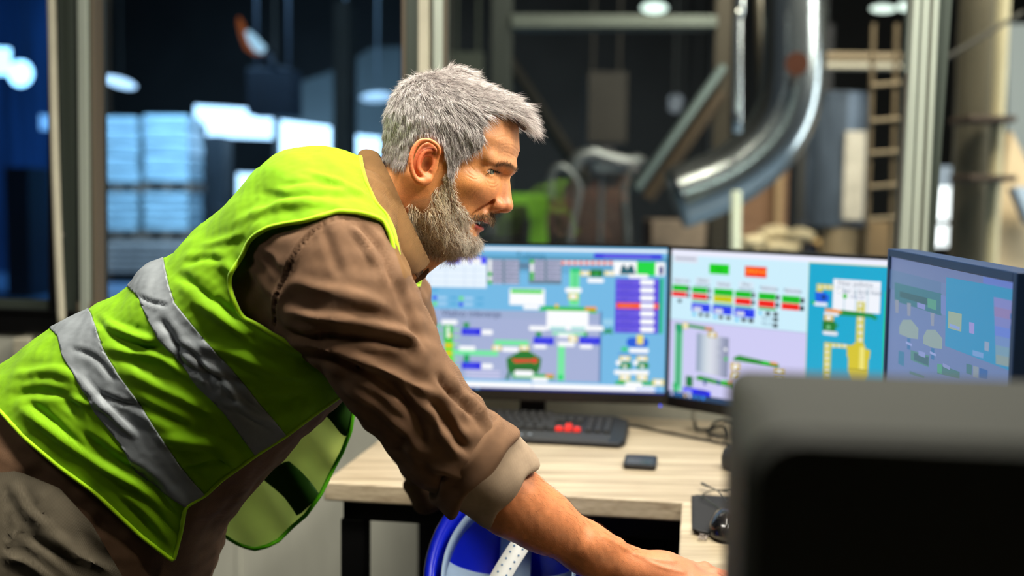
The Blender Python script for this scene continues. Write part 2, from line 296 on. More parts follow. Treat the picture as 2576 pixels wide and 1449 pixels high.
def monitor(label, TL, TR, z0, z1, bez, depth, framemat, bot=.016, stand=True, back=None, name='monitor', lean=0):
    s = Screen(TL, TR, z0, z1); c = (s.o + s.x*s.w/2)
    base = c - s.n*(depth*.5+.01); root = empty(name, (base[0], base[1], DZ), label, 'monitor', None)
    o = s.o; X, N, Z = s.x, s.n, E3; W_, H_ = s.w, s.h
    def fn(a, b, z): return o + X*a - N*b + Z*z
    mb = MB(); b = bez
    mb.box(-b, 0, -.003, depth, -H_-bot, b, fn=fn).box(W_, W_+b, -.003, depth, -H_-bot, b, fn=fn).box(0, W_, -.003, depth, 0, b, fn=fn).box(0, W_, -.003, depth, -H_-bot, -H_, fn=fn)
    mb.build('bezel', framemat, root, bevel=.0015)
    mb = MB(); c8 = [fn(.0, .002, -H_), fn(W_, .002, -H_), fn(W_, depth, -H_), fn(0, depth, -H_), fn(0, .002, 0), fn(W_, .002, 0), fn(W_, depth, 0), fn(0, depth, 0)]; mb.hexa(c8)
    k = .16; i0 = k*W_; i1 = W_-k*W_; dd = depth+.03
    mb.hexa([fn(i0, depth, -H_*.85), fn(i1, depth, -H_*.85), fn(i1-.03, dd, -H_*.8), fn(i0+.03, dd, -H_*.8), fn(i0, depth, -H_*.2), fn(i1, depth, -H_*.2), fn(i1-.03, dd, -H_*.25), fn(i0+.03, dd, -H_*.25)])
    mb.build('back_shell', blackp, root, bevel=.002)
    if stand:
        zt = -(z1-DZ)
        mb = MB().box(W_/2-.03, W_/2+.03, depth+.012, depth+.036, zt+.012, -H_*.5, fn=fn); mb.build('stand_neck', blackp, root, bevel=.004)
        mb = MB(); rprism(o+X*W_/2-N*(depth+.02)+Z*zt, X, N, Z*.010, rrect(.22, .11, .03), 0, mb); mb.build('stand_base', blackp, root, bevel=.003)
    return root, s
# ---- left monitor
MS = 1.136; pa = P(1012, 612, 2.25*MS); pb = P(1680, 624, 2.197*MS)
m1, S1 = monitor('black framed widescreen monitor showing a blue process diagram, behind the man', pa, pb, .8325, 1.164, .007, .022, mat('gloss_black', (6, 6, 7), .25), bot=.024)
z = Zm(S1, 1000, 600, 3.22); s = S1
SKY = (112, 184, 228); WH = (250, 252, 255); MINT = (112, 232, 160); GR = (0, 190, 40); DG = (8, 118, 38); BL = (14, 24, 226); YE = (236, 214, 90); PU = (104, 88, 226)
s.rect(0, 0, s.w, s.h, SKY)
z.r(-50, 118, 2185, 260, (84, 158, 196)); z.r(-50, 170, 2185, 300, (98, 170, 212))
z.r(-20, 60, 2185, 116, WH)
z.r(20, 92, 530, 140, (78, 70, 240)); z.r(20, 140, 720, 400, (232, 244, 255)); z.r(400, 140, 720, 206, (92, 84, 232)); z.r(510, 160, 580, 206, WH); z.r(600, 160, 675, 206, WH); z.r(688, 160, 720, 206, (16, 22, 250))
for yy in (250, 300, 350): z.r(110, yy, 700, yy+5, (205, 222, 240))
for xx in (260, 390, 540, 620): z.r(xx, 215, xx+5, 395, (205, 222, 240))
for x0, n, on in ((725, 6, (0, 0, 0, 1, 0, 1)), (1065, 5, (1, 0, 0, 1, 1))):
    z.r(x0, 165, x0+262, 372, (104, 128, 150))
    for k in range(n):
        y0 = 176+k*34; z.r(x0+42, y0, x0+125, y0+22, (190, 186, 216)); z.r(x0+145, y0, x0+258, y0+22, (186, 184, 214)); z.r(x0+55, y0+8, x0+115, y0+14, (140, 140, 175)); z.r(x0+155, y0+8, x0+235-(k*23) % 60, y0+14, (140, 140, 175)); z.c(x0+24, y0+10, 17, (60, 200, 50) if on[k] else WH)
z.r(990, 195, 1062, 250, (88, 128, 160))
z.t(1080, 142, 'Tušenje', 58, (14, 108, 146))
z.r(1590, 120, 2145, 170, (56, 48, 224), r=.004); z.r(1670, 138, 2055, 154, (136, 126, 240))
z.r(1325, 180, 1750, 214, (250, 240, 240))
for k in range(9): z.r(1330+k*48, 182, 1354+k*48, 214, (246, 112, 100))
z.r(1395, 250, 1470, 545, MINT); z.r(1425, 275, 1433, 520, (70, 205, 130)); z.r(1444, 275, 1450, 520, (70, 205, 130)); z.r(1408, 240, 1478, 272, (0, 200, 120))
def yb(x0, y0, x1, y1): z.r(x0, y0, x1, y1, YE); z.r(x0+16, y0+9, x1-16, y1-9, WH)
def pill(x0, y0, x1, y1): z.r(x0, y0, x1, y1, WH, r=.004)
yb(1480, 262, 1560, 302); z.r(1564, 250, 1662, 312, DG); z.c(1610, 284, 16, (40, 170, 80)); yb(1678, 262, 1760, 302); pill(1538, 320, 1672, 360)
pill(1358, 398, 1492, 440); yb(1384, 444, 1462, 496)
z.r(1752, 182, 1940, 300, WH); z.r(1940, 188, 2090, 302, (0, 214, 62)); z.r(2090, 194, 2165, 302, WH)
z.g([(1800, 290), (1815, 225), (1835, 205), (1860, 250), (1880, 215), (1905, 215), (1932, 290)], (16, 92, 108)); z.r(2120, 225, 2150, 292, (30, 40, 130)); pill(1872, 288, 2032, 324)
z.r(1766, 322, 2125, 772, (74, 60, 214)); z.r(2125, 322, 2147, 772, (0, 186, 132))
for k in range(7):
    y0 = 328+k*63.5; z.r(1774, y0, 2112, y0+54, (252, 84, 24) if k == 3 else PU); z.r(1800, y0+14, 1925, y0+22, (240, 130, 80) if k == 3 else (70, 60, 190)); z.r(1800, y0+32, 1900-(k*17) % 40, y0+40, (240, 130, 80) if k == 3 else (70, 60, 190)); pill(1966, y0+4, 2078, y0+52)
z.r(908, 404, 1192, 542, WH); z.r(920, 411, 1174, 446, (0, 214, 20)); pill(1018, 540, 1150, 576)
for x, y, c in ((150, 415, 1), (80, 480, 0), (80, 525, 0), (303, 480, 0), (303, 527, 1), (517, 485, 1), (515, 533, 0)):
    z.c(x, y, 19, (110, 228, 110) if c else (48, 70, 240)); z.r(x+22, y-14, x+95, y+14, (160, 205, 240)); z.r(x+125, y-8, x+180, y+8, (70, 165, 215))
# wet grinding panel
z.r(-40, 562, 1645, 1160, (158, 174, 210)); z.r(600, 640, 1645, 1165, (164, 176, 214)); z.r(1640, 590, 1647, 1165, (90, 130, 180))
z.t(598, 610, 'Vlažno mlevenje', 56, (40, 62, 112))
z.r(110, 596, 250, 840, (215, 228, 246)); z.r(252, 630, 300, 1010, (220, 226, 246))
for k in range(5): z.r(120, 630+k*55, 236, 655+k*55, (40, 172, 214))
pill(355, 656, 487, 696); z.r(375, 700, 448, 832, (10, 196, 20)); z.r(400, 712, 420, 805, WH); z.r(420, 770, 438, 800, YE)
z.r(378, 832, 455, 1085, (110, 226, 40)); z.r(382, 852, 440, 880, (246, 190, 30)); z.r(385, 914, 440, 942, (246, 190, 30)); z.r(395, 990, 405, 1080, (0, 170, 20)); z.r(430, 990, 440, 1080, (0, 170, 20))
for k in range(6): z.r(452, 730+k*60, 500, 742+k*60, (150, 235, 150)); z.r(330, 690+k*62, 350, 730+k*62, (90, 214, 110))
for y0 in (680, 955): z.r(535, y0, 580, y0+42, (0, 150, 70)); z.r(520, y0+44, 676, y0+105, BL); z.r(540, y0+65, 640, y0+80, (80, 90, 240)); pill(680, y0+58, 772, y0+100)
z.r(450, 900, 815, 952, MINT); z.r(540, 940, 582, 1000, (0, 160, 90)); pill(498, 868, 632, 908)
z.r(785, 820, 1062, 868, MINT); yb(768, 864, 842, 908); pill(848, 878, 982, 918); yb(990, 864, 1066, 908)
z.g([(882, 970), (1000, 908), (1062, 908), (1166, 970), (1158, 1040), (1140, 1090), (900, 1090), (888, 1040)], DG)
z.g([(920, 1040), (1130, 1040), (1120, 1060), (930, 1060)], (4, 92, 28)); z.g([(895, 1080), (925, 1080), (900, 1142), (872, 1142)], (20, 120, 90))
z.g([(918, 966), (950, 978), (1090, 978), (1112, 964), (1142, 990), (1112, 1014), (1090, 1000), (950, 1006), (940, 990)], (232, 52, 42))
z.r(930, 1092, 1270, 1140, (10, 180, 60)); z.r(1200, 1098, 1262, 1124, (240, 150, 30)); pill(948, 1066, 1098, 1118); pill(1088, 1122, 1220, 1162)
z.g([(1140, 585), (1180, 548), (1600, 560), (1616, 606), (1560, 602), (1200, 580)], GR); z.r(1520, 552, 1612, 582, (240, 150, 30)); z.c(1290, 545, 16, (246, 190, 60))
z.r(1208, 582, 1546, 748, WH); z.r(1235, 715, 1360, 742, (160, 226, 220)); z.r(1405, 715, 1520, 742, (160, 226, 220))
for x0 in (1066, 1530): pill(x0, 706, x0+140, 748)
for x0 in (1102, 1475): z.r(x0+20, 755, x0+64, 796, (0, 150, 70)); z.r(x0, 796, x0+164, 860, BL); z.r(x0+20, 815, x0+140, 830, (80, 90, 240)); pill(x0, 856, x0+104, 892)
z.r(1300, 860, 1352, 1150, MINT); z.r(1300, 1104, 1342, 1146, (0, 214, 110)); z.r(1255, 755, 1520, 785, (150, 236, 190)); pill(1300, 770, 1432, 804); yb(1388, 786, 1454, 836); pill(1300, 834, 1436, 876)
z.g([(1665, 720), (1700, 740), (1740, 716), (1730, 745), (1748, 775), (1700, 765), (1660, 780), (1680, 745)], (0, 142, 72)); z.r(1665, 650, 1745, 705, (150, 206, 236))
for k in range(3): z.r(550, 1064+k*26, 830, 1084+k*26, (208, 206, 240))
z.r(1855, 800, 2032, 882, (10, 88, 218), r=.01); z.r(1938, 780, 1990, 858, (240, 224, 110)); z.r(1815, 880, 1862, 912, (0, 204, 104)); pill(1876, 888, 2034, 928); z.r(1790, 928, 2030, 945, (30, 120, 214))
for x0 in (1800, 1940):
    yb(x0, 950, x0+84, 992); z.g([(x0, 1002), (x0+80, 1002), (x0+100, 1030), (x0+80, 1056), (x0, 1056)], (14, 140, 50)); z.c(x0+42, 1036, 14, WH); z.c(x0-10, 1006, 22, WH); pill(x0-46, 1064, x0+96, 1104); yb(x0, 1104, x0+82, 1150)
z.g([(1755, 1165), (1790, 1150), (2080, 1160), (2080, 1186), (1770, 1180)], (10, 180, 60)); pill(1842, 1158, 1982, 1194); yb(2068, 1138, 2156, 1192)
u0, v0 = z.p(1200, 1172); s.rect(0, v0, s.w*.965, v0+.0135, WH); s.rect(s.w*.5, v0, s.w*.505, v0+.0135, (205, 215, 240)); s.rect(0, v0+.0135, s.w, s.h, (6, 72, 186)); s.rect(0, s.h-.004, s.w, s.h, (0, 40, 140))
for k, c in enumerate(((214, 196, 176), (214, 214, 250), (40, 140, 236), (20, 120, 230), (120, 190, 250))): s.rect(.105+k*.017, v0+.0155, .114+k*.017, v0+.0225, c)
for k in range(5): s.rect(s.w-.062+k*.011, s.h-.0125, s.w-.055+k*.011, s.h-.008, (120, 160, 236))
s.mb.build('screen', s.mats, m1)
q = P(1661, 1021, 2.16*MS); MB().tube([q-S1.n*.006, q+S1.n*.004], .002, 8).build('power_light', emat((20, 60, 255), 2.0), m1)
# ---- right monitor
pa = P(1691, 628, 2.195*MS); pb_ = P(1856, 641, 2.095*MS); d = (pb_-pa)[:2]; d /= np.linalg.norm(d); pr = np.array([pa[0]+d[0]*.603, pa[1]+d[1]*.603])
m2, S2 = monitor('black framed monitor angled beside the left one, showing coloured status buttons and a silo', pa, pr, .830, 1.162, .007, .022, mat('gloss_black'), bot=.024)
s = S2; z = Zm(S2, 1660, 600, 3.018)
s.rect(0, 0, s.w, s.h, (206, 204, 244))
tx = z.p(1122, 500)[0]; yl = z.p(95, 612)[1]
s.rect(0, 0, tx, yl, (204, 238, 252)); s.rect(0, yl, tx, yl+.0012, (160, 170, 200)); s.rect(tx, 0, s.w, s.h, (0, 168, 208)); s.rect(tx, .012, s.w, .0135, (190, 214, 90)); s.rect(tx, .013, tx+.001, s.h, (190, 214, 90))
s.rect(0, 0, s.w, .012, (236, 238, 255)); z.r(105, 122, 288, 188, (222, 226, 240)); z.r(120, 140, 275, 165, (176, 182, 200))
z.r(378, 190, 526, 276, (0, 206, 16), r=.002); z.t(452, 236, 'Rad', 26, (0, 150, 20)); z.r(646, 208, 811, 300, (196, 110, 110)); z.r(652, 212, 806, 296, (252, 26, 8)); z.t(730, 252, 'SIRENA', 40, (255, 176, 30))
LC = (150, 160, 180)
cols = [((97, 348, 208, 402), (93, 398, 203, 445), ((210, 362, 228, 400), (208, 412, 226, 447), (138, 460, 165, 487)), None, 'Usipni koš', (165, 320)),
        ((245, 365, 362, 418), (245, 415, 360, 465), ((368, 380, 386, 415), (366, 430, 384, 465), (298, 565, 325, 592), (345, 570, 373, 597)), (242, 487, 382, 562), 'Vlažno|mlevenje', (327, 318)),
        ((412, 378, 557, 440), (408, 430, 552, 492), ((450, 583, 480, 612), (505, 590, 537, 618)), (402, 503, 548, 582), 'Sušenje', (485, 348)),
        ((573, 395, 695, 452), (573, 448, 692, 508), ((700, 412, 722, 450), (698, 468, 720, 505), (620, 603, 655, 633), (675, 608, 712, 640)), (567, 523, 720, 605), 'Fino|mlevenje', (657, 350)),
        ((750, 410, 880, 472), (748, 465, 872, 527), ((885, 430, 908, 470), (880, 485, 905, 525), (805, 555, 838, 587), (863, 560, 897, 592), (863, 600, 897, 632), (860, 645, 895, 677)), None, 'Peletiranje', (830, 380)),
        ((928, 430, 1065, 495), (925, 487, 1060, 548), ((1070, 452, 1097, 492), (1065, 510, 1095, 550)), None, 'Pakovanje', (1010, 398))]
for ci, (g, r_, sq, bl, lab, lp) in enumerate(cols):
    z.r(*g, (0, 196, 30)); z.t((g[0]+g[2])/2, (g[1]+g[3])/2, 'Auto start', 20, (0, 120, 20)); z.r(*r_, (206, 206, 0) if ci == 2 else (250, 26, 12)); z.t((r_[0]+r_[2])/2, (r_[1]+r_[3])/2, 'Auto stop', 18, (160, 20, 10) if ci != 2 else (140, 140, 0))
    for q in sq: z.r(*q, (14, 36, 44))
    if 0 < ci < 5: z.r(g[0], r_[3]-2 if ci != 4 else 520, r_[2]+12, r_[3]+22, (30, 180, 80))
    if bl: z.r(*bl, (18, 46, 236)); z.r(bl[0]+14, bl[1]+28, bl[0]+76, bl[1]+66, (214, 220, 236)); z.r(bl[2]-50, bl[1]+30, bl[2]-12, bl[1]+38, (90, 130, 250)); z.g([(bl[0]+2, bl[3]+22), (bl[0]+18, bl[3]-8), (bl[0]+36, bl[3]+26)], (30, 190, 240))
    if ci == 4: z.g([(747, 572), (763, 546), (780, 580)], (30, 190, 240)); z.t(815, 608, 'Mlin A', 24, (70, 120, 150)); z.t(812, 648, 'Mlin B', 24, (70, 120, 150))
    z.r(lp[0]-56, lp[1]-26, lp[0]+56, lp[1]+36, (214, 232, 246))
    for i, L in enumerate(lab.split('|')): z.t(lp[0], lp[1]+i*36, L, 26, (90, 96, 116))
# silo and conveyors
for k, c in enumerate(((150, 166, 190), (182, 196, 212), (206, 216, 226), (216, 222, 232), (208, 212, 226), (190, 196, 212), (164, 170, 196), (140, 148, 176))):
    z.r(282+k*29.5, 716+k*5, 282+(k+1)*29.5, 1012+k*7, c)
z.t(455, 832, 'MAX', 18, LC); z.c(500, 842, 12, WH); z.t(455, 898, 'MIN', 18, LC); z.c(502, 914, 14, (20, 200, 60))
z.r(118, 650, 166, 1160, (120, 214, 170)); z.r(132, 700, 138, 1120, (70, 170, 120)); z.r(148, 700, 153, 1120, (70, 170, 120)); z.g([(120, 640), (175, 650), (170, 715), (148, 718), (120, 690)], (30, 160, 110)); z.g([(98, 1095), (134, 1100), (130, 1172), (106, 1170)], (20, 186, 100))
z.g([(215, 648), (408, 680), (405, 705), (215, 672)], (20, 150, 40)); z.r(345, 672, 402, 698, (220, 130, 40))
def yb2(x0, y0, x1, y1): z.r(x0, y0, x1, y1, (206, 178, 60)); z.g([((x0+x1)/2, y0+8), (x1-12, (y0+y1)/2), ((x0+x1)/2, y1-8), (x0+12, (y0+y1)/2)], WH)
z.r(178, 638, 215, 686, YE); z.r(188, 650, 206, 674, WH); yb2(366, 706, 434, 754)
z.g([(560, 905), (600, 885), (905, 955), (905, 985), (620, 935), (560, 925)], (18, 140, 40)); z.g([(780, 925), (838, 938), (834, 962), (778, 950)], (10, 200, 40)); z.g([(842, 935), (896, 945), (892, 962), (838, 952)], (236, 150, 60))
yb2(540, 940, 610, 1010); yb2(540, 1012, 606, 1076); yb2(868, 985, 948, 1046); yb2(868, 1050, 944, 1110)
z.g([(272, 1055), (300, 1038), (575, 1110), (576, 1145), (540, 1130), (280, 1072)], (18, 150, 40)); z.g([(470, 1075), (530, 1085), (526, 1105), (468, 1095)], (10, 206, 30)); z.g([(525, 1082), (568, 1090), (565, 1108), (522, 1100)], (236, 150, 60))
z.r(200, 1040, 250, 1128, (10, 122, 60)); z.g([(178, 1125), (340, 1150), (388, 1165), (388, 1242), (180, 1195)], (16, 30, 240)); z.r(188, 1150, 242, 1188, (180, 190, 250)); z.c(290, 1200, 14, (240, 180, 120)); z.r(285, 1150, 360, 1172, (40, 50, 120))
for x in (340, 445): z.g([(x-10, 1070), (x+8, 1075), (x+16, 1110), (x-4, 1116)], (40, 70, 150))
s.rect(0, s.h-.0125, s.w, s.h, (22, 60, 96))
for k, c in enumerate(((190, 190, 236), (40, 120, 200), (40, 120, 200), (216, 190, 150), (220, 220, 250), (30, 130, 240), (30, 120, 220), (30, 140, 250))): s.rect(.006+k*.0118, s.h-.0105, .013+k*.0118, s.h-.0035, c)
# teal part
z.r(1320, 305, 1670, 572, (240, 244, 252)); z.g([(1320, 362), (1672, 382), (1672, 386), (1320, 366)], (200, 214, 226))
for x in (1400, 1486, 1576): z.r(x, 380, x+3, 560, (190, 214, 226))
z.t(1485, 346, 'Filter jedinica', 34, (120, 132, 150)); z.t(1515, 405, 'Filter u brzi hod', 36, (96, 120, 146)); z.c(1370, 396, 20, (200, 206, 216)); z.c(1369, 394, 16, WH); z.c(1407, 438, 16, (20, 190, 20)); z.t(1495, 446, '144.20', 30, (140, 150, 180))
z.r(1500, 478, 1547, 800, (206, 200, 40))
for k in range(6): z.r(1510, 490+k*52, 1537, 526+k*52, (228, 228, 214))
z.r(1193, 343, 1316, 392, (206, 200, 40)); z.r(1193, 343, 1236, 408, (206, 200, 40))
for x in (1205, 1245, 1284): z.r(x, 356, x+24, 382, (228, 228, 214))
z.g([(1180, 405), (1260, 410), (1290, 440), (1285, 478), (1215, 485), (1182, 470)], (0, 92, 226)); z.c(1245, 446, 16, (0, 50, 120)); z.r(1170, 480, 1274, 516, (230, 236, 250), r=.004); z.r(1150, 470, 1176, 496, (0, 190, 90))
z.g([(1340, 545), (1385, 542), (1610, 570), (1655, 600), (1640, 620), (1600, 600), (1350, 582)], (10, 140, 60)); z.g([(1255, 530), (1330, 535), (1385, 550), (1380, 570), (1255, 552)], (236, 150, 60)); z.r(1248, 555, 1360, 592, (226, 230, 240), r=.004)
yb2(1248, 580, 1320, 628); z.r(1238, 622, 1336, 706, (14, 122, 40)); z.c(1282, 672, 14, (120, 200, 140)); z.g([(1330, 650), (1360, 655), (1350, 675), (1330, 668)], (10, 140, 60)); z.r(1238, 698, 1352, 740, (226, 230, 240), r=.005)
z.r(1250, 788, 1292, 1110, (206, 200, 40)); z.r(1250, 786, 1430, 836, (206, 200, 40))
for k in range(6): z.r(1260, 800+k*46, 1283, 832+k*46, (228, 228, 214))
for k in range(3): z.r(1308+k*42, 802, 1334+k*42, 828, (228, 228, 214))
z.g([(1425, 812), (1470, 806), (1475, 790), (1555, 802), (1560, 835), (1600, 850), (1592, 915), (1584, 920), (1580, 1050), (1540, 1150), (1460, 1120), (1430, 1000), (1432, 905), (1422, 890)], (212, 196, 50)); z.g([(1520, 820), (1556, 826), (1552, 1000), (1514, 992)], (236, 226, 120)); z.g([(1430, 985), (1580, 1003), (1580, 1008), (1430, 990)], (130, 120, 30))
z.g([(1716, 400), (1745, 404), (1745, 1100), (1690, 1100), (1700, 700)], (0, 216, 116))
s.mb.build('screen', s.mats, m2)
# ---- dim monitor seen at a sharp angle
pa = P(2251, 643, 1.76); dd = E1*.0; da = P(2238, 622, 1.76); db = P(2576, 690, 1.2); d = (db-da)[:2]; d /= np.linalg.norm(d); pr = np.array([da[0]+d[0]*.54, da[1]+d[1]*.54]); pl = np.array([da[0]+d[0]*.012, da[1]+d[1]*.012])
m3, S3 = monitor('dim navy framed monitor at the right, seen at a sharp angle', pl, pr, .89, 1.190, .012, .035, mat('navy_plastic', (8, 44, 84), .5), bot=.03)
s = S3; z = Zm(S3, 2200, 600, 3.814)
s.rect(0, 0, s.w, s.h, (90, 112, 158)); s.rect(0, .0, s.w, .02, (92, 106, 152)); s.rect(0, .0, .004, s.h, (6, 8, 12)); s.rect(0, .02, s.w*.5, .05, (78, 106, 148))
z.g([(196, 420), (645, 530), (645, 742), (196, 598)], (34, 102, 118)); z.g([(640, 540), (688, 552), (688, 742), (640, 720)], (96, 116, 172)); z.g([(245, 505), (512, 572), (512, 640), (245, 560)], (22, 78, 88)); z.g([(510, 572), (597, 594), (595, 690), (512, 660)], (66, 138, 116)); z.g([(412, 612), (490, 635), (488, 685), (412, 660)], (116, 124, 184))
z.g([(692, 370), (1560, 534), (1560, 1380), (680, 1030)], (14, 128, 172)); z.g([(1045, 365), (1560, 462), (1560, 540), (1045, 430)], (84, 106, 182))
for x, y in ((330, 0), (555, 95), (215, -30)): z.g([(x-16, 615+y), (x+22, 622+y), (x+18, 745+y), (x-12, 740+y)], (124, 132, 150)); 
for x, y in ((325, 855), (555, 950)): z.g([(x-85, y-10), (x-50, y-75), (x+30, y-75), (x+100, y+10), (x+95, y+110), (x+10, y+100), (x-85, y+60)], (126, 146, 142)); z.g([(x-8, y+100), (x+22, y+105), (x+20, y+215), (x-10, y+205)], (26, 100, 148)); z.r(x-20, y+130, x+35, y+180, (132, 146, 196))
z.g([(235, 1075), (288, 1090), (285, 1228), (230, 1200)], (26, 108, 142)); z.g([(350, 1070), (525, 1125), (522, 1235), (350, 1165)], (58, 120, 112)); z.g([(382, 1095), (522, 1140), (520, 1220), (382, 1165)], (34, 86, 96)); z.g([(425, 1075), (490, 1095), (490, 1145), (425, 1120)], (120, 134, 186))
z.g([(605, 1200), (820, 1280), (820, 1345), (605, 1295)], (50, 104, 106)); z.g([(605, 1200), (650, 1210), (648, 1300), (605, 1285)], (62, 140, 112)); z.r(660, 1195, 725, 1262, (118, 130, 178)); z.g([(340, 1270), (480, 1320), (480, 1345), (340, 1300)], (56, 106, 110))
z.g([(712, 695), (842, 725), (836, 895), (708, 860)], (134, 154, 134)); z.r(725, 815, 820, 880, (122, 146, 196)); z.g([(912, 800), (962, 812), (960, 918), (912, 905)], (136, 130, 190)); z.g([(1060, 985), (1105, 998), (1100, 1085), (1058, 1072)], (124, 142, 170)); z.g([(945, 1070), (1050, 1100), (1048, 1150), (945, 1122)], (100, 140, 190)); z.g([(1355, 1070), (1405, 1085), (1400, 1165), (1355, 1150)], (124, 142, 160))
for k, c in enumerate(((110, 116, 178), (124, 108, 160), (106, 114, 176), (84, 112, 192), (94, 124, 176), (100, 138, 160), (120, 140, 140))): z.g([(1148+k*3, 560+k*92), (1335, 600+k*92), (1332, 692+k*92), (1150+k*3, 652+k*92)], c)
for k in range(4): z.g([(1305, 720+k*115), (1335, 727+k*115), (1335, 780+k*115), (1305, 772+k*115)], (20, 90, 160))
z.g([(885, 1200), (940, 1215), (935, 1310), (885, 1290)], (50, 104, 112)); z.g([(950, 1220), (1005, 1235), (1000, 1340), (950, 1325)], (120, 134, 146)); z.g([(1010, 1240), (1090, 1265), (1085, 1345), (1010, 1335)], (22, 84, 146))
s.mb.build('screen', s.mats, m3)
# ---- near dark monitor seen from behind (out of focus)
q1 = P(1872, 950, .67); n4 = P(1842, 1092, .50); Z4 = q1[2]
Z4 += .004; root = empty('monitor', (.32, .60, DZ), 'large black monitor seen from behind, blurred in the right foreground', 'monitor')
A1 = np.array([.985, -.17, 0]); A2 = np.array([.17, .985, 0])
o4 = np.array([.1035, .505, 0])
def f4(a, b, z): return o4 + A1*a + A2*b + E3*z
def shell(a0, a1, b, z0, z1, r): return [f4((a0+a1)/2+x, b, (z0+z1)/2+y) for x, y in rrect(a1-a0, z1-z0, r, 6)]
rings = [shell(.010, .568, .0, .786, Z4-.008, .022), shell(.004, .572, .008, .782, Z4-.002, .022), shell(.002, .576, .10, .776, Z4-.001, .022), shell(.0, .58, .14, .774, Z4, .012), shell(.0, .58, .165, .774, Z4, .012)]
n = len(rings[0]); V = [v for q in rings for v in q]; Fs = [tuple(range(n)), tuple((len(rings)-1)*n+j for j in range(n))[::-1]]
for k in range(len(rings)-1):
    for j in range(n): j2 = (j+1) % n; Fs.append((k*n+j, (k+1)*n+j, (k+1)*n+j2, k*n+j2))
mkobj('back_shell', V, Fs, mat('charcoal_plastic', (50, 52, 46), .62, spec=.3), root, smooth=False, bevel=0)
rprism(f4(.29, .165, (Z4+.774)/2), A1, E3, A2*.004, rrect(.55, Z4-.80, .006), 0).build('screen', mat('switched_off_screen', (5, 5, 6), .2), root)
rprism(f4(.29, .06, .76), A1, A2, E3*.03, rrect(.08, .05, .01)).build('stand_neck', blackp, root)
rprism(f4(.29, .07, DZ), A1, A2, E3*.012, rrect(.26, .18, .03)).build('stand_base', blackp, root)
# ================================================================ MAN : implicit surfaces meshed with surface nets, in the camera-aligned frame
def K(x, y, D): return np.array([(x-1288)*D/FPX, (724.5-y)*D/FPX, D])
def toW(p): p = np.asarray(p); return cC + p[..., :1]*cR + p[..., 1:2]*cU + p[..., 2:3]*cF
def frW(w_): q = np.asarray(w_)-cC; return np.stack([q@cR, q@cU, q@cF], -1)
def pix(p): return np.stack([1288+p[:, 0]*FPX/p[:, 2], 724.5-p[:, 1]*FPX/p[:, 2]], -1)
def smin(a, b, k): h = np.maximum(k-np.abs(a-b), 0)/k; return np.minimum(a, b)-h*h*k*.25
def smax(a, b, k): return -smin(-a, -b, k)
def ell(p, c, r): q = p-np.asarray(c); r = np.asarray(r, float); k0 = np.sqrt(((q/r)**2).sum(-1))+1e-9; k1 = np.sqrt(((q/r**2)**2).sum(-1))+1e-9; return k0*(k0-1)/k1
def rc(p, a, b, r1, r2):
    a = np.asarray(a, float); ba = np.asarray(b, float)-a; pa = p-a; t = np.clip((pa@ba)/(ba@ba+1e-12), 0, 1)
    return np.sqrt(((pa-t[..., None]*ba)**2).sum(-1)) - (r1+(r2-r1)*t)
def chain(p, pts, rs, k=.01):
    d = None
    for i in range(len(pts)-1):
        e = rc(p, pts[i], pts[i+1], rs[i], rs[i+1]); d = e if d is None else smin(d, e, k)
    return d
